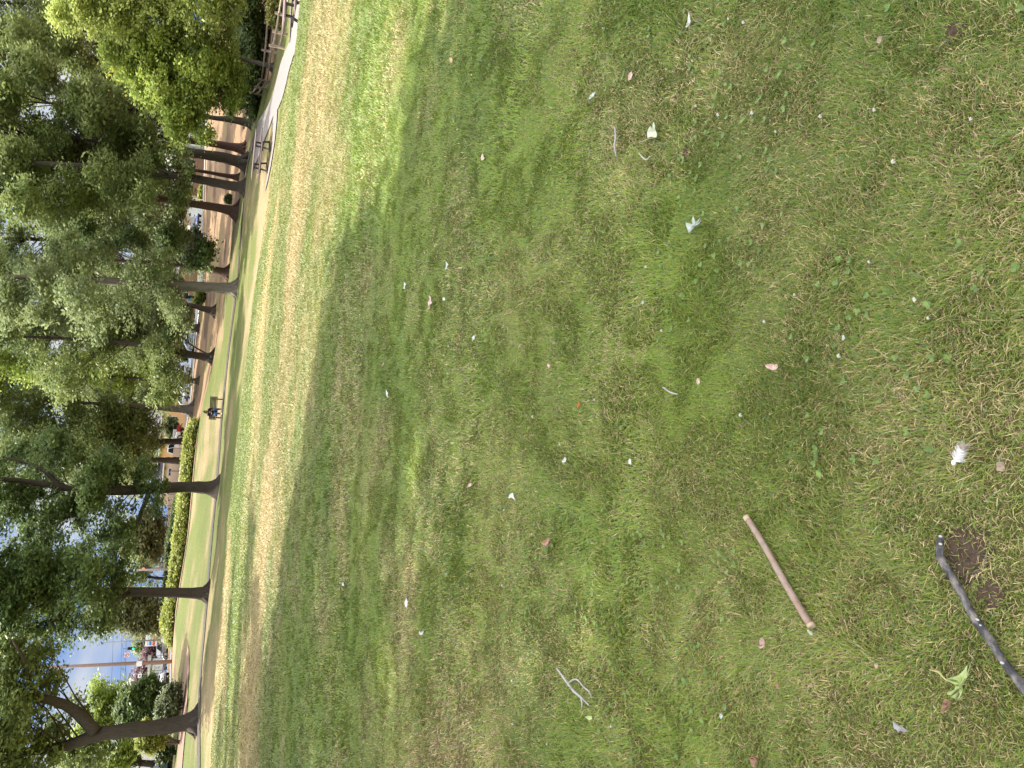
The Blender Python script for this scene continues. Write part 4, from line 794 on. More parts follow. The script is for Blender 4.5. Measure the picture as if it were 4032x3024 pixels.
# overhead wires: each a thing of its own
def wire(label, a, b, sag, r=.018):
    A = Vector(pt(*a)); Bq = Vector(pt(*b)); mb = MB(); mb.tube([A.lerp(Bq, i / 12) - A + Vector((0, 0, -sag * 4 * (i / 12) * (1 - i / 12))) for i in range(13)], r, 5); o = mb.build('overhead_wire', METB); o.location = A
    tag(o, label, 'cable', 'overhead wires across the open sky at left'); return o
wire('topmost thin wire crossing the open sky at left', (428, 2820, 112), (445, 2380, 122), .2); wire('second wire from the top, crossing behind the utility pole', (462, 2830, 112), (478, 2330, 122), .25)
WS = wire('wire carrying the traffic light across the road', (480, 2830, 116), (492, 2330, 121), .3, .03); wire('slanting thin wire below the others near the forking trunk', (500, 2700, 112), (478, 2520, 118), .1)
# hanging signal
c = Vector(pt(492, 2554, 118)); t = empty('traffic_light', c); tag(t, 'hanging traffic light showing green, beside the no turn sign', 'traffic light'); t.scale = (.8, .8, .8)
MB().tube([(0, 0, .25), (0, 0, -.3)], .03, 6).build('hanger', METB, t); MB().box((0, 0, -.95), (.42, .34, 1.15)).build('housing', mat('signal_housing', (.05, .05, .06), rough=.6), t, bevel=.03)
for k, (nm, m_) in enumerate((('red_lens', mat('dark_red_lens', (.08, .02, .02), rough=.3)), ('amber_lens', mat('dark_amber_lens', (.09, .05, .02), rough=.3)), ('green_lens', mat('green_lens', (.02, 1, .55), emit=2.2)))):
    z = -.58 - k * .37; MB().cyl((0, -.16, z), (0, -.19, z), .145, 14).build(nm, m_, t); MB().tube([(0, -.17, z + .02), (0, -.36, z + .04)], .165, 12, cap=False).build('visor', MATS['signal_housing'], t)
c = Vector(pt(487, 2579, 118)); t = empty('no_left_turn_sign', c); t.scale = (.95, .95, .95); tag(t, 'square white no left turn sign with a red ring hanging from the wire', 'sign')
MB().tube([(0, 0, .15), (0, 0, -.1)], .025, 6).build('hanger', METB, t)
MB().box((0, 0, -.42), (.66, .03, .66)).build('board', mat('white_board', (.82, .78, .78)), t)
ring = MB(); pts_ = [(math.cos(a) * .25, -.025, -.42 + math.sin(a) * .25) for a in [2 * math.pi * i / 24 for i in range(25)]]; ring.tube(pts_, .032, 6, cap=False); ring.tube([(-.18, -.03, -.24), (.18, -.03, -.60)], .03, 6); ring.build('red_ring', mat('sign_red', (.62, .05, .05)), t)
ar = MB(); ar.tube([(.07, -.022, -.60), (.07, -.022, -.40), (-.02, -.022, -.33), (-.08, -.022, -.33)], .028, 6); ar.add([(-.07, -.024, -.25), (-.07, -.024, -.41), (-.17, -.024, -.33), (-.07, -.04, -.25), (-.07, -.04, -.41), (-.17, -.04, -.33)], [(0, 1, 2), (3, 5, 4), (0, 3, 4, 1), (1, 4, 5, 2), (2, 5, 3, 0)]); ar.build('arrow', METB, t)
# roadside sign with blue and red stripes
B = gp(672, 2518, 122); t = empty('roadside_sign', B, .25); t.scale = (.6, .6, .9); tag(t, 'tall white roadside sign with blue and red slanted blocks behind the signal pole', 'sign')
for s in (-1, 1): MB().tube([(s * 1.1, .1, 0), (s * 1.1, .1, 3.0)], .08, 8).build('post', METG, t)
for k in range(2):
    X = -.68 + k * 1.36; pb = MB().box((X, 0, 2.6), (1.28, .14, 1.7)).build('panel', mat('sign_white', (.78, .80, .84), rough=.4), t, bevel=.02)
    bl = mat('sign_blue', (.05, .20, .58), rough=.4); rd = mat('sign_stripe_red', (.60, .05, .05), rough=.4); lb2 = mat('sign_light_blue', (.30, .50, .75), rough=.4)
    for z, h_, m_ in ((2.16, .42, rd), (2.66, .34, bl), (3.03, .14, lb2)):
        MB().prism([(X - .5, z - h_ / 2), (X + .38, z - h_ / 2), (X + .52, z + h_ / 2), (X - .36, z + h_ / 2)], 0, 0).v
        q = MB(); q.add([(X - .52, -.074, z - h_ / 2), (X + .40, -.074, z - h_ / 2), (X + .54, -.074, z + h_ / 2), (X - .38, -.074, z + h_ / 2), (X - .52, -.09, z - h_ / 2), (X + .40, -.09, z - h_ / 2), (X + .54, -.09, z + h_ / 2), (X - .38, -.09, z + h_ / 2)], [(0, 3, 2, 1), (4, 5, 6, 7), (0, 1, 5, 4), (1, 2, 6, 5), (2, 3, 7, 6), (3, 0, 4, 7)]); q.build('block', m_, pb)
# bus shelter
B = gp(677, 2624, 106); t = empty('bus_shelter', B, .12); t.scale = (.78, .8, .9); tag(t, 'open bus shelter with faded posters and a sloping roof beside the utility pole', 'bus shelter')
GM = mat('shelter_metal', (.16, .20, .19), rough=.5); Wd, Dp, Hh = 2.9, 1.5, 2.3
for x in (-Wd / 2, -Wd / 6, Wd / 6, Wd / 2):
    for y in (0, Dp):
        if y and abs(x) < 1: continue
        MB().box((x, y, Hh / 2), (.07, .07, Hh)).build('post', GM, t)
for z in (.38, .78, 2.2): MB().box((0, -.04, z), (Wd, .05, .06)).build('crossbar', GM, t)
PC = [(.62, .63, .60), (.68, .69, .66), (.55, .60, .62)]
for k in range(3):
    x = -Wd / 3 + k * Wd / 3; p_ = MB().box((x, .0, 1.5), (Wd / 3 - .10, .03, 1.3)).build('poster', mat('poster_%s' % ('pale', 'cream', 'bluish')[k], PC[k], rough=.35, noise=.05), t)
    for j, (dz, dw, c_) in enumerate(((.35, .5, (.45, .47, .5)), (.18, .4, (.4, .42, .45)), (-.2, .34, (.38, .42, .36)), (-.32, .22, (.62, .5, .35)))):
        if k == 2 and j > 0: break
        MB().box((x - .02 * j, -.02, 1.5 + dz), (dw, .01, .10 if j < 2 else .2)).build('print', mat('poster_print_%s' % ('slate', 'ash', 'moss', 'sand')[j], c_, rough=.5), p_)
mb = MB(); mb.add([(-Wd / 2 - .25, -.3, 2.35), (Wd / 2 + .2, -.3, 2.35), (Wd / 2 + .2, Dp + .3, 2.40), (-Wd / 2 - .25, Dp + .3, 2.40), (-Wd / 2 - .1, -.1, 2.62), (Wd / 2 + .05, -.1, 2.8), (Wd / 2 + .05, Dp, 2.85), (-Wd / 2 - .1, Dp, 2.66)], [(0, 3, 2, 1), (4, 5, 6, 7), (0, 1, 5, 4), (1, 2, 6, 5), (2, 3, 7, 6), (3, 0, 4, 7)]); mb.build('roof', mat('shelter_roof', (.33, .33, .27), rough=.6), t)
MB().box((0, .9, .46), (1.9, .35, .05)).build('seat', GM, t)
B = gp(677, 2679, 104); t = empty('litter_bin', B); tag(t, 'grey green litter bin with a dark domed lid left of the bus shelter', 'litter bin')
MB().box((0, 0, .45), (.58, .58, .9), 0, 0, 1.06).build('bin_body', mat('bin_green', (.22, .26, .23), rough=.6), t, bevel=.02); mb = MB(); mb.sphere((0, 0, .93), (.34, .34, .28), 14, 8); mb.build('lid', METB, t, smooth=True); MB().box((0, -.31, 1.0), (.3, .06, .14)).build('opening', mat('bin_opening', (.01, .01, .01)), t)
B = gp(677, 2648, 105); t = empty('bus_stop_sign', B); tag(t, 'small white and blue bus stop sign rising over the shelter roof', 'sign'); MB().tube([(0, 0, 0), (0, 0, 3.4)], .035, 8).build('pole', METG, t)
pn = MB().box((-.15, -.05, 3.3), (.5, .03, .42)).build('panel', MATS['white_board'], t); MB().box((-.15, -.07, 3.28), (.26, .012, .22)).build('symbol', mat('bus_blue', (.08, .28, .42)), pn)
# pedestrian sign in front of the brown house
B = gp(818, 790, 106); t = empty('street_sign', B); tag(t, 'thin pale post with a bright yellow sign in front of the brown house', 'sign'); MB().tube([(0, 0, 0), (-.06, 0, 2.9)], .05, 8).build('pole', mat('pale_post', (.75, .72, .68)), t)
MB().box((.28, -.02, 2.15), (.34, .04, 1.05)).build('panel', mat('sign_yellow', (.85, .62, .03), rough=.4), t)
B = gp(797, 1184, 118); t = empty('mailbox', B); tag(t, 'small blue mailbox on a post right of the short dark trunk', 'mailbox'); MB().box((0, 0, .5), (.1, .1, 1.1)).build('post', WOODL, t); MB().box((0, 0, 1.25), (.7, .5, .6)).build('box_body', mat('mail_blue', (.14, .34, .46), rough=.5), t, bevel=.08)
# person crouching by the white car
B = gp(748, 1568, 119); t = empty('person', B, 2.2); tag(t, 'crouching person in dark clothes beside the white car', 'person')
P = [(0, .1, .42), (0, .02, .62), (0, -.12, .80), (0, -.18, .92), (0, -.22, 1.0), (0, -.24, 1.10), (-.19, -.10, .80), (-.22, -.28, .62), (-.1, -.45, .60), (.19, -.10, .80), (.22, -.28, .62), (.1, -.45, .60), (-.12, 0, .42), (-.16, -.32, .52), (-.14, -.05, .10), (-.15, -.2, .05), (.12, 0, .42), (.16, -.32, .52), (.14, -.05, .10), (.15, -.2, .05)]
E = [(0, 1), (1, 2), (2, 3), (3, 4), (4, 5), (2, 6), (6, 7), (7, 8), (2, 9), (9, 10), (10, 11), (0, 12), (12, 13), (13, 14), (14, 15), (0, 16), (16, 17), (17, 18), (18, 19)]
skinned('body', P, E, [.15, .15, .16, .07, .06, .09, .07, .055, .035, .07, .055, .035, .1, .08, .055, .04, .1, .08, .055, .04], SKIN, t)
skinned('jacket', [P[0], P[1], P[2], P[3], P[6], P[7], P[9], P[10]], [(0, 1), (1, 2), (2, 3), (2, 4), (4, 5), (2, 6), (6, 7)], [.17, .18, .19, .09, .09, .075, .09, .075], HOOD, t)
skinned('trousers', [P[0], P[12], P[13], P[14], P[16], P[17], P[18]], [(0, 1), (1, 2), (2, 3), (0, 4), (4, 5), (5, 6)], [.16, .12, .1, .075, .12, .1, .075], JEAN, t)
MB().sphere((0, -.22, 1.12), (.10, .11, .11), 10, 7).build('hair', HAIR, t, smooth=True)
# park shelter posts seen under the olive tree
B = gp(672, 2398, 92); t = empty('dark_pavilion', B); tag(t, 'dark open-sided shelter under the olive green street tree', 'shelter')
for x in (-1.6, 0, 1.5): MB().box((x, 0, .9), (.28, .28, 1.9)).build('post', METB, t)
MB().box((0, 0, 2.05), (4.2, 2.4, .75)).build('roof', mat('dark_green_roof', (.04, .06, .05)), t, bevel=.05)
# ------------------------------------------------------------------ grass blades
def visible(X, Y, Z, m=1.22):
    d = np.c_[X, Y, Z] - CAM
    zf = d @ _F; xr = d @ _R; yu = d @ _U
    return (zf > .2) & (np.abs(xr / zf) < .499 * m + .03) & (yu / zf > -(.665 * m)) & (yu / zf < .7)
SOIL = [(*flat(3800, 2200)[:2], .045), (*flat(3850, 2160)[:2], .03), (*flat(2706, 600)[:2], .022), (*flat(3760, 130)[:2], .018), (*flat(3900, 2330)[:2], .025)]
def r_all(X, Y): return np.hypot(X, Y)
def blades(name, label, zones, seed, straw_boost=0.0):
    rs = np.random.RandomState(seed); V4 = []; T4 = []
    for (r0, r1, dens, hgt, wid) in zones:
        th0, th1 = R(-48), R(48)
        n = int(dens * (r1 * r1 - r0 * r0) * .5 * (th1 - th0))
        r = np.sqrt(rs.uniform(r0 * r0, r1 * r1, n)); th = rs.uniform(th0, th1, n)
        X = r * np.sin(th); Y = r * np.cos(th); ok = visible(X, Y, X * 0 + .02); X = X[ok]; Y = Y[ok]
        k0 = np.ones(len(X), bool)
        for qx, qy, qr in SOIL: k0 &= (np.hypot(X - qx, Y - qy) > qr * (.6 + .8 * vnoise(X, Y, .05, 7))) | (rs.rand(len(X)) < .25)
        X = X[k0]; Y = Y[k0]
        keep = rs.rand(len(X)) < np.clip(.25 + 1.9 * fbm(X, Y, .30, 14, 3), .3, 1); X = X[keep]; Y = Y[keep]; n = len(X)
        z = tz(X, Y)
        dry = dryness(X, Y); f2 = fbm(X, Y, .55, 44, 3)
        h = hgt * rs.uniform(.45, 1.15, n) * (.55 + .9 * fbm(X, Y, .4, 66, 3)); wv = wid * rs.uniform(.6, 1.25, n)
        ps = np.clip(.24 + .80 * dry + 1.4 * (f2 - .50) + straw_boost, .08, .95)
        straw = rs.rand(n) < ps * .75
        # blade direction: combed by low noise plus spread
        base_a = fbm(X, Y, .22, 88, 2) * 12.0 + fbm(X, Y, 1.2, 89, 1) * 5
        a = base_a + rs.normal(size=n) * 1.15
        lean = rs.uniform(.25, 1.5, n) * np.where(straw, 1.7, 1.0); h = h * np.where(straw, .75, 1.0)
        dx = np.cos(a); dy = np.sin(a); px, py = -dy, dx
        m = 1.0; lx_ = h * lean
        tw = rs.normal(size=n) * .5
        mid = np.c_[X + dx * lx_ * .38, Y + dy * lx_ * .38, z + h * .62]
        tipz = z + h * np.where(straw, rs.uniform(.25, .9, n), rs.uniform(.7, 1.0, n))
        tip = np.c_[X + dx * lx_ + px * lx_ * tw * .3, Y + dy * lx_ + py * lx_ * tw * .3, tipz]
        b0 = np.c_[X, Y, z - .002]; W = np.c_[px, py, tw * .4] * wv[:, None] * .5
        V = np.stack([b0 - W * .8, b0 + W * .8, mid - W, mid + W, tip], 1)
        g = fbm(X, Y, .8, 5, 3); q = rs.rand(n)
        cA = np.array([.110, .195, .026]); cB = np.array([.33, .45, .065]); cC = np.array([.46, .43, .085])
        gl = np.clip(.15 + (g - .35) * 1.1 + q * .45, 0, 1)[:, None]
        col = cA + (cB - cA) * gl; yl = (rs.rand(n) < .16 + .25 * dry)[:, None]; col = np.where(yl, col * .4 + cC * .6, col)
        bl = (rs.rand(n) < .10)[:, None]; col = np.where(bl, np.array([.20, .29, .11]), col)
        sc_ = np.array([.74, .60, .31]) * rs.uniform(.5, 1.3, n)[:, None]; br = np.array([.36, .25, .12]) * rs.uniform(.6, 1.2, n)[:, None]
        sc_ = np.where((rs.rand(n) < .35)[:, None], br, sc_)
        col = np.where(straw[:, None], sc_, col)
        kf = np.clip((r_all(X, Y) - 4) / 16, 0, .85)[:, None]; col = col * (1 - kf) + lawncol(X, Y) * 1.3 * kf
        V4.append(V.reshape(-1, 3)); T4.append(np.repeat(col, 5, 0))
    V = np.concatenate(V4); T = np.concatenate(T4); n = len(V) // 5; i = np.arange(n)[:, None] * 5
    o = np_mesh(name, V, [i + np.array([[0, 1, 3, 2]]), i + np.array([[2, 3, 4]])], mat('grass_blade', (1, 1, 1), rough=.5, noise=.05, attr='tint', transl=.24, spec=.4), tint=np.clip(T, 0, 1))
    return tag(o, label, 'grass', kind='stuff')
blades('grass', 'short mown grass with dry straw blades covering the near lawn', [(.7, 2.4, 60000, .024, .0016), (2.4, 4.2, 26000, .029, .0024), (4.2, 8, 9500, .034, .0040)], 300)
blades('thatch', 'dry matted straw and thatch under the living grass', [(.7, 2.4, 24000, .011, .0018), (2.4, 4.2, 10000, .013, .0026)], 305, .6)
blades('grass', 'short mown grass of the lawn farther off', [(8, 14, 2300, .045, .008), (14, 24, 800, .05, .014), (24, 40, 190, .055, .026)], 301)
def clover_cover():
    rs = np.random.RandomState(310); n = 6500; r = np.sqrt(rs.uniform(.6, 60, n)); th = rs.uniform(R(-46), R(46), n); X = r * np.sin(th); Y = r * np.cos(th)
    k = (fbm(X, Y, .7, 400, 2) > np.where(X > .1, .50, .62)) & visible(X, Y, X * 0); X = X[k]; Y = Y[k]; n = len(X); z = tz(X, Y) + rs.uniform(.010, .030, n); V = []; T = []
    for j in range(3):
        a = rs.rand(n) * 0 + j * 2.094 + X * 90; s = rs.uniform(.0038, .0068, n)
        cx_ = X + np.cos(a) * s * .95; cy_ = Y + np.sin(a) * s * .95; ring = []
        for q in range(6):
            b = q * math.pi / 3; ring.append(np.c_[cx_ + np.cos(b) * s, cy_ + np.sin(b) * s, z + np.cos(b - a) * s * .35])
        V.append(np.stack(ring, 1).reshape(-1, 3)); c = np.array([.13, .21, .05]) + (np.array([.26, .37, .10]) - np.array([.13, .21, .05])) * rs.rand(n)[:, None]; T.append(np.repeat(c, 6, 0))
    V = np.concatenate(V); T = np.concatenate(T); i = np.arange(len(V) // 6)[:, None] * 6
    return tag(np_mesh('clover_cover', V, [i + np.array([[0, 1, 2, 3]]), i + np.array([[0, 3, 4, 5]])], MATS['grass_blade'], tint=T), 'low clover leaves scattered through the near grass', 'clover', kind='stuff')
clover_cover()
SOILM = mat('bare_soil', (.15, .10, .07), rough=1, noise=.5, nscale=60, bump=1, col2=(.07, .045, .03))
for qx, qy, qr in SOIL:
    q = random.Random(int(qx * 1e4)); mb = MB(); z0 = tz1(qx, qy) + .003; mb.add([(qx, qy, z0 + .002)] + [(qx + math.cos(a * .52) * qr * q.uniform(1.1, 1.7), qy + math.sin(a * .52) * qr * q.uniform(1.1, 1.7), z0) for a in range(12)], [(0, 1 + a, 1 + (a + 1) % 12) for a in range(12)])
    tag(mb.build('bare_soil', SOILM), kind='structure')

# ------------------------------------------------------------------ things lying on the near lawn
def gl(x, y, z=.02):
    p = flat(x, y, z); return Vector(p)
def stick(name, label, pts, rad, m, parts=(), seed=1):
    random.seed(seed); B = gl(pts[0][0], pts[0][1], 0); root = empty(name, B); tag(root, label, 'twig' if name == 'twig' else 'stick')
    P = [gl(p[0], p[1], p[2]) - B for p in pts]; Q, rr = smooth_path(P, rad, 6); mb = MB(); mb.tube(Q, rr, 10, wob=.07); mb.build('bark_body' if not parts else 'stem', m, root, smooth=True)
    return root, B
PEEL = mat('peeled_bark', (.44, .33, .26), rough=.7, noise=.3, nscale=30, bump=.5, col2=(.32, .20, .15), spec=.3)
CUT = mat('cut_wood', (.56, .44, .29), rough=.8, noise=.15, nscale=60)
r_, B_ = stick('peeled_stick', 'straight brown stick with pale cut ends lying on the grass', [(2945, 2045, .03), (3010, 2150, .03), (3080, 2275, .032), (3150, 2395, .03), (3194, 2464, .03)], [.0088, .0086, .0092, .0096, .0100], PEEL, seed=3)
for (xa, ya), (xb, yb), rad in (((2936, 2034), (2946, 2049), .0094), ((3190, 2456), (3197, 2469), .0106)):
    mb = MB(); a = gl(xa, ya, .031) - B_; b = gl(xb, yb, .031) - B_; mb.tube([a, b], [rad, rad * .97], 10); mb.build('cut_end', CUT, r_, smooth=True)
DKB = mat('dark_bark', (.095, .09, .095), rough=.75, noise=.45, nscale=35, bump=.8, col2=(.21, .185, .165), spec=.35)
r_, B_ = stick('fallen_branch', 'dark crooked branch with pale scars lying at the bottom of the lawn', [(3707, 2108, .03), (3701, 2145, .028), (3700, 2180, .028), (3712, 2215, .028), (3740, 2256, .028), (3783, 2330, .028), (3813, 2390, .028), (3849, 2452, .03), (3898, 2518, .028), (3942, 2590, .028), (3991, 2655, .028), (4034, 2712, .028), (4090, 2780, .03), (4150, 2830, .03)],
                [.005, .0078, .0074, .0078, .0078, .0082, .0074, .0090, .0080, .0074, .0085, .0092, .0085, .006], DKB, seed=4)
for x, y in ((3703, 2142), (3848, 2440), (3858, 2462), (3946, 2610), (3703, 2112)):
    mb = MB(); c = gl(x, y, .0345) - B_; mb.sphere(c, (.0028, .0048, .0025), 8, 5); mb.build('scar', mat('pale_scar', (.55, .52, .48), rough=.8), r_, smooth=True)
TW = mat('grey_twig', (.42, .39, .37), rough=.8, noise=.25, nscale=40)
r_, B_ = stick('twig', 'pale forked twig lying left of the peeled stick', [(2192, 2630, .035), (2215, 2662, .035), (2237, 2692, .034), (2262, 2724, .033), (2286, 2744, .03), (2319, 2777, .02)], [.0035, .0045, .0055, .005, .0045, .002], TW, parts=(1,), seed=5)
for b in ([(2238, 2690, .034), (2250, 2680, .036), (2264, 2675, .04), (2278, 2680, .04), (2297, 2704, .035), (2320, 2724, .03), (2331, 2750, .02)], [(2286, 2744, .03), (2292, 2770, .03), (2288, 2800, .015)]):
    mb = MB(); P = [gl(*q) - B_ for q in b]; Q, rr = smooth_path(P, [.0032] * (len(P) - 1) + [.0015], 4); mb.tube(Q, rr, 7); mb.build('side_twig', TW, r_, smooth=True)
stick('twig', 'thin straight grey twig near the two-lobed silvery leaf', [(2421, 500, .03), (2424, 540, .03), (2420, 575, .028), (2427, 618, .02)], [.003, .004, .004, .002], TW, seed=6)
stick('twig', 'short pale Y-shaped straw twig between two silvery leaves', [(2517, 604, .03), (2533, 622, .03), (2547, 628, .03), (2560, 615, .03)], [.0022, .003, .003, .002], mat('straw_twig', (.5, .44, .33)), seed=7)
stick('twig', 'tiny grey twig on the lawn right of the forked twig', [(2610, 1525, .03), (2640, 1545, .03), (2668, 1552, .03)], [.002, .003, .002], TW, seed=8)

def leafm(name, label, cat, outline, m, stem=None, curl=.012, zb=.035, mat_stem=None, group=None, spine=None):
    """outline: photo pixels round the leaf; built with a raised midrib and real thickness"""
    c = np.mean(outline, 0); B = gl(c[0], c[1], zb); root = empty(name, B) if stem else None
    rim = [gl(x, y, zb + curl * (0.6 * math.sin(i * 2.1) + .4)) - B for i, (x, y) in enumerate(outline)]
    n = len(rim); vs = []; 
    ctr = sum(rim, Vector()) / n + Vector((0, 0, -curl * .7)) 
    mid = [p * .55 + ctr * .45 + Vector((0, 0, -curl * .35)) for p in rim]
    vs = rim + mid + [ctr]; fs = [(i, (i + 1) % n, n + (i + 1) % n, n + i) for i in range(n)] + [(n + i, n + (i + 1) % n, 2 * n) for i in range(n)]
    mb = MB(); mb.add(vs, fs)
    o = mb.build('blade' if stem else name, m, root)
    if not stem: o.location = B; root = o
    s = o.modifiers.new('thickness', 'SOLIDIFY'); s.thickness = .0009
    if stem:
        mb = MB(); P = [gl(x, y, z) - B for x, y, z in stem]; Q, rr = smooth_path(P, [.0017] * (len(P) - 1) + [.001], 4); mb.tube(Q, rr, 6); mb.build('stem', mat_stem or m, root, smooth=True)
    tag(root, label, cat, group); return root
LG = mat('fresh_leaf', (.58, .64, .30), rough=.5, noise=.12, nscale=60, col2=(.50, .58, .26)); LS = mat('silvery_leaf', (.62, .64, .48), rough=.55, noise=.1, nscale=50)
LB = mat('dead_leaf', (.50, .33, .21), rough=.8, noise=.3, nscale=70, bump=.4, col2=(.38, .24, .15)); LP = mat('pinkish_leaf', (.62, .45, .38), rough=.7, noise=.15, nscale=60); LW = mat('pale_leaf', (.66, .66, .60), rough=.7, noise=.1, nscale=60)
LO = mat('rust_leaf', (.50, .20, .06), rough=.7, noise=.2, nscale=60); LBL = mat('bluish_leaf', (.52, .57, .50), rough=.6, noise=.1, nscale=60); YG = mat('yellow_stem', (.55, .48, .18), rough=.6)
leafm('maple_leaf', 'large fresh pale green leaf curled into long lobes beside the dark branch', 'leaf',
      [(3728, 2672), (3748, 2668), (3775, 2658), (3795, 2638), (3806, 2622), (3818, 2606), (3820, 2624), (3811, 2648), (3798, 2670), (3787, 2688), (3777, 2698), (3775, 2714), (3779, 2734), (3777, 2750), (3764, 2755), (3756, 2748), (3747, 2746), (3750, 2738), (3742, 2736), (3730, 2736), (3730, 2729), (3745, 2727), (3757, 2718), (3761, 2700), (3754, 2692), (3740, 2686)], LG,
      stem=[(3732, 2682, .045), (3715, 2668, .045), (3695, 2648, .045), (3675, 2641, .04), (3659, 2637, .03)], mat_stem=YG, curl=.018, zb=.045)
#
leafm('dead_leaf', 'curled tan dead leaf under the large green leaf', 'leaf', [(3718, 2753), (3735, 2756), (3741, 2768), (3738, 2780), (3731, 2792), (3716, 2802), (3707, 2806), (3705, 2790), (3710, 2772), (3714, 2760)], LB, curl=.016)
leafm('dead_leaf', 'ragged brown dead leaf at the lower edge of the lawn', 'leaf', [(2948, 2984), (2960, 2980), (2965, 2970), (2972, 2978), (2984, 2972), (2981, 2985), (2982, 3000), (2974, 3002), (2971, 3024), (2960, 3018), (2955, 3000)], LB, curl=.014)
leafm('dead_leaf', 'small crumpled pinkish brown leaf below the peeled stick', 'leaf', [(2993, 2514), (3002, 2512), (3008, 2520), (3011, 2530), (3006, 2538), (3010, 2544), (3000, 2554), (2990, 2553), (2986, 2545), (2992, 2540), (2990, 2528)], LP, curl=.012)
leafm('dead_leaf', 'tan folded leaf right of the white feather', 'leaf', [(3923, 1822), (3934, 1818), (3952, 1820), (3950, 1832), (3957, 1845), (3952, 1856), (3940, 1856), (3923, 1852), (3924, 1838)], mat('tan_leaf', (.48, .38, .29), rough=.8), curl=.01)
leafm('silvery_leaf', 'silvery green leaf with two sharp lobes above a tan sliver', 'leaf', [(2548, 520), (2552, 508), (2561, 496), (2564, 505), (2568, 515), (2569, 500), (2571, 486), (2575, 479), (2577, 495), (2580, 512), (2588, 528), (2585, 541), (2574, 542), (2566, 538), (2550, 543)], LS, stem=[(2572, 542, .03), (2550, 548, .03), (2530, 556, .03), (2522, 562, .02)], mat_stem=mat('tan_stem', (.5, .4, .26)))
leafm('silvery_leaf', 'silvery leaf torn into narrow blue grey prongs', 'leaf', [(2700, 876), (2706, 884), (2713, 894), (2720, 893), (2728, 888), (2724, 872), (2729, 850), (2733, 860), (2736, 876), (2746, 870), (2756, 858), (2760, 862), (2758, 873), (2748, 884), (2736, 892), (2726, 900), (2718, 912), (2711, 918), (2708, 905), (2703, 892)], LBL)
leafm('dead_leaf', 'pink and cream leaf lying in the middle of the near grass', 'leaf', [(3012, 1438), (3024, 1434), (3036, 1432), (3050, 1436), (3060, 1432), (3064, 1446), (3055, 1456), (3040, 1458), (3028, 1452), (3018, 1448)], LP, curl=.008)
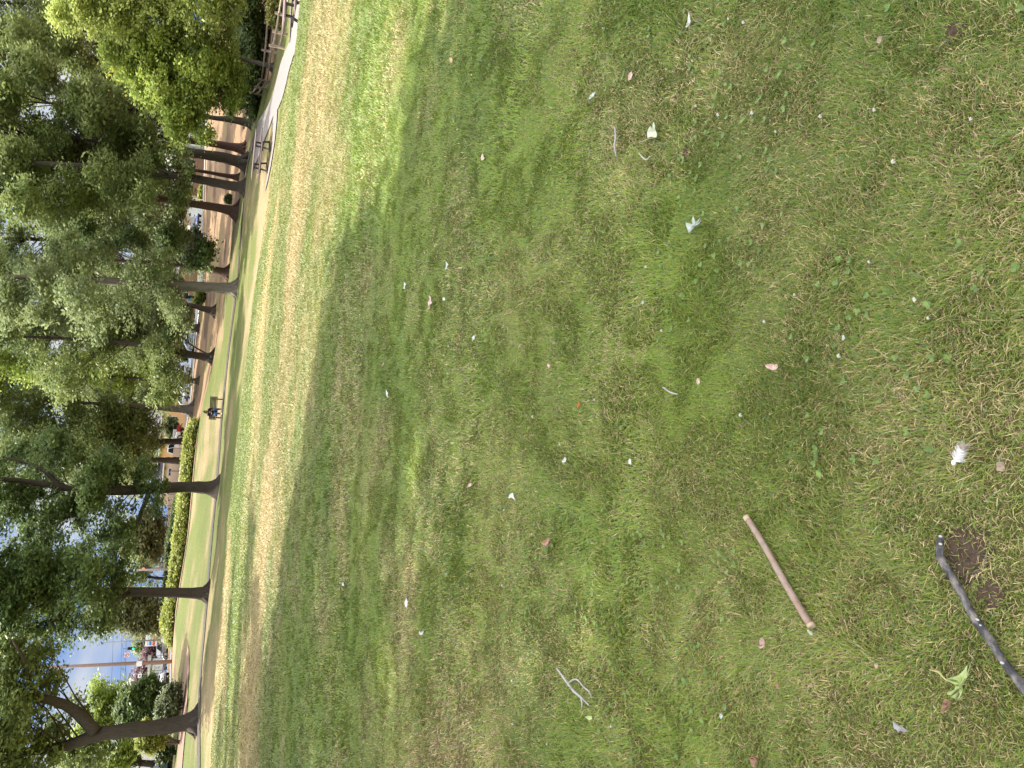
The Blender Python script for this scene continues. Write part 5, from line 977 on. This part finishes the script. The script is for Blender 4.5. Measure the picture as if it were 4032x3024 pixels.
small = [('dead_leaf', 'long beige leaf lying alone high on the shaded lawn', [(1688, 1163), (1696, 1168), (1697, 1185), (1702, 1192), (1693, 1200), (1691, 1214), (1682, 1222), (1686, 1204), (1685, 1190), (1690, 1180)], LP),
         ('pale_leaf', 'white pronged leaf near the centre of the shaded lawn', [(1858, 1346), (1860, 1334), (1857, 1328), (1863, 1324), (1870, 1318), (1869, 1328), (1867, 1337), (1862, 1340)], LW),
         ('pale_leaf', 'narrow white leaf above the long beige one', [(1591, 1110), (1596, 1116), (1600, 1120), (1595, 1123), (1593, 1138), (1589, 1137), (1591, 1122)], LW),
         ('pale_leaf', 'small pale leaf right of the long beige one', [(1755, 1027), (1759, 1033), (1766, 1042), (1761, 1047), (1759, 1060), (1753, 1061), (1756, 1045)], LBL),
         ('pale_leaf', 'thin white leaf near the sunny edge of the shade', [(1520, 1533), (1525, 1545), (1529, 1547), (1524, 1553), (1525, 1566), (1521, 1553)], LW),
         ('pale_leaf', 'narrow pale leaf closest to the sunlit strip', [(1500, 1442), (1506, 1434), (1512, 1424), (1513, 1430), (1507, 1440)], LP),
         ('dead_leaf', 'single rust orange leaf in the shaded grass', [(2270, 1592), (2276, 1584), (2284, 1584), (2283, 1594), (2277, 1605), (2271, 1602)], LO),
         ('pale_leaf', 'white leaf with three thin points below the bright sun patch', [(2001, 1960), (2008, 1944), (2020, 1940), (2022, 1954), (2029, 1970), (2018, 1962), (2010, 1950), (2006, 1962)], LW),
         ('dead_leaf', 'reddish brown leaf between the white leaf and the forked twig', [(2131, 2136), (2142, 2130), (2150, 2128), (2162, 2116), (2164, 2124), (2158, 2140), (2150, 2150), (2138, 2146)], mat('red_leaf', (.42, .22, .17))),
         ('dead_leaf', 'small pink leaf beside the bright sun patch', [(1841, 1918), (1845, 1904), (1856, 1900), (1857, 1912), (1848, 1917)], LP),
         ('pale_leaf', 'pale leaf low on the left shaded lawn', [(1593, 2372), (1600, 2354), (1605, 2368), (1603, 2388), (1597, 2391)], LW),
         ('pale_leaf', 'cream leaf lying left of the thin tiny twig', [(2212, 1815), (2218, 1808), (2224, 1798), (2230, 1806), (2226, 1820), (2216, 1822)], LW),
         ('pale_leaf', 'bluish leaf nearest the left dapples of sun', [(1650, 2484), (1656, 2490), (1668, 2482), (1666, 2496), (1660, 2502), (1652, 2498)], LBL),
         ('pale_leaf', 'white pointed leaf near the right edge among clover flowers', [(2699, 106), (2706, 90), (2709, 70), (2712, 48), (2716, 66), (2719, 84), (2713, 98), (2704, 108)], LW),
         ('dead_leaf', 'narrow pinkish leaf left of the grey twig', [(2474, 318), (2473, 300), (2478, 288), (2488, 281), (2491, 296), (2484, 312)], LP),
         ('pale_leaf', 'narrow blue grey leaf highest on the right shaded lawn', [(2316, 390), (2322, 376), (2334, 366), (2345, 361), (2338, 378), (2324, 390)], LBL),
         ('dead_leaf', 'pale tan scrap of leaf near the right bottom corner', [(3454, 150), (3461, 142), (3474, 144), (3470, 160), (3462, 173), (3452, 166)], mat('tan_leaf', (.5, .4, .3))),
         ('dead_leaf', 'grey fluffy leaf scrap near the bottom left corner', [(3516, 2838), (3526, 2850), (3534, 2862), (3548, 2858), (3568, 2874), (3580, 2880), (3560, 2882), (3545, 2876), (3537, 2886), (3530, 2874), (3519, 2868)], mat('grey_leaf', (.42, .41, .40))),
         ('pale_leaf', 'yellow green leaf scrap below the forked twig', [(2304, 2822), (2316, 2818), (2330, 2820), (2332, 2832), (2318, 2836)], LG),
         ('pale_leaf', 'yellow leaf end touching the lower end of the peeled stick', [(3178, 2478), (3186, 2482), (3196, 2492), (3200, 2502), (3188, 2498), (3180, 2488)], LS)]
for nm, lb_, ol, m_ in small: leafm(nm, lb_, 'leaf', ol, m_, curl=.008, zb=.035)
for i, (x, y) in enumerate([(1776, 236), (1748, 1178), (1900, 620), (1350, 2300), (1980, 2760), (2480, 1820), (2750, 1500), (2530, 1190), (3110, 880), (3320, 1330), (3450, 2620), (2840, 2820), (3060, 2700), (3600, 1180), (2160, 1440)]):
    rs = random.Random(i); s = 10 + 5 * (x - 1400) / 2600 + rs.uniform(-2, 3); a0 = rs.uniform(0, 6)
    ol = [(x + s * .6 * math.cos(a0 + k * .9) * rs.uniform(.5, 1.1), y + s * math.sin(a0 + k * .9) * rs.uniform(.5, 1.2)) for k in range(7)]
    leafm('leaf_scrap', 'small dry leaf scrap lying in the lawn', 'leaf', ol, [LB, LW, LP, LBL][i % 4], curl=.006, zb=.035, group='dry leaf scraps scattered over the lawn')
# feather
def feather():
    B = gl(3760, 1822, .03); root = empty('feather', B); tag(root, 'fluffy white feather with a brown tip standing in the grass', 'feather')
    a = Vector((0, 0, 0)); b = gl(3800, 1752, .045) - B; ln = (b - a).length; d = (b - a).normalized(); side = Vector((-d.y, d.x, 0)).normalized()
    W_ = mat('white_feather', (.86, .84, .82), rough=.8); BR = mat('brown_feather', (.42, .36, .30), rough=.8)
    mb = MB(); mb.tube([a - d * .006, a + d * ln * .5 + Vector((0, 0, .006)), b], [.0013, .001, .0004], 6); mb.build('quill', W_, root, smooth=True)
    rs = random.Random(4)
    for part, t0, t1, m_ in (('vane', .05, .72, W_), ('tip', .70, 1.0, BR)):
        mb = MB()
        for i in range(100):
            t = t0 + (t1 - t0) * rs.random(); s = rs.choice((-1, 1, 1)); p = a + d * ln * t + Vector((0, 0, .006 * math.sin(t * 3)))
            L_ = (.019 if s > 0 else .013) * (1 - .45 * t) * rs.uniform(.7, 1.2); e = p + side * s * -L_ + d * L_ * .9 + Vector((0, 0, rs.uniform(-.004, .007)))
            w_ = d * .0009; mb.add([p - w_, p + w_, e + w_ * .4, e - w_ * .4, p + Vector((0, 0, .0006)), e + Vector((0, 0, .0004))], [(0, 1, 2, 3), (0, 3, 5, 4), (1, 4, 5, 2)])
        if part == 'vane': mb.sphere(a + Vector((0, 0, .004)), (.006, .005, .004), 9, 6)
        mb.build(part, m_, root)
feather()
# clover flowers
fl = [(2859, 71), (2925, 87), (2717, 237), (2826, 451), (2960, 444), (3041, 515), (2368, 109), (2734, 415), (2717, 316), (3434, 430), (3516, 635), (3808, 464), (3224, 456), (3116, 1158), (3004, 1265), (2915, 1634), (3410, 1029), (2063, 1117), (1890, 1307),
      (2336, 1573), (1938, 1678), (1773, 2181), (1893, 2085), (1979, 2305), (1807, 1773), (1981, 2008), (1607, 1045), (1645, 1026), (1548, 1038), (1725, 1545), (1902, 1578), (1750, 1400), (1623, 1450), (1604, 1245), (1662, 1080), (1876, 1434), (1818, 1552), (1768, 1362), (2100, 1640), (2033, 2260), (1605, 2315), (1760, 2260), (1710, 2200), (1640, 2025), (1852, 1985), (2200, 1750), (2540, 1050), (2600, 1300), (3300, 1400), (3640, 1250), (2270, 2680), (2018, 2680), (2017, 2850), (2400, 2860), (2150, 2930)]
rs = random.Random(9)
for i in range(16): fl.append((rs.uniform(1480, 1900), rs.uniform(100, 2500)))
FW = mat('clover_flower', (.66, .61, .54), rough=.8, noise=.15, nscale=300); FS = mat('clover_stem', (.14, .22, .06))
def clover_flower():
    root = empty('clover_flower', (0, 0, 0)); mb = MB(); rs = random.Random(2)
    for k in range(22):
        th = rs.uniform(0, 6.28); ph = rs.uniform(-.3, 1.4); d = Vector((math.cos(th) * math.cos(ph), math.sin(th) * math.cos(ph), math.sin(ph)))
        c = Vector((0, 0, .036)) + d * .005; mb.sphere(c, (.0022, .0022, .0028), 6, 4)
    mb.build('flower_head', FW, root, smooth=True)
    mb = MB(); mb.tube([(0, 0, 0), (.002, 0, .018), (0, 0, .034)], .0008, 5); mb.build('stem', FS, root)
    return root
cf = clover_flower()
for i, (x, y) in enumerate(fl):
    if i == 0: o = cf
    else:
        o = cf.copy(); COL.objects.link(o)
        for ch in list(cf.children): c2 = ch.copy(); COL.objects.link(c2); c2.parent = o
    tag(o, 'small white clover flower dotting the shaded lawn', 'flower', 'white clover flowers dotted over the lawn')
    g = flat(x, y, 0.03); o.location = (g[0], g[1], tz1(g[0], g[1]) - .002); k = rs.uniform(.55, .9) * (1 if x > 2200 else 1.1); o.scale = (k, k, k)
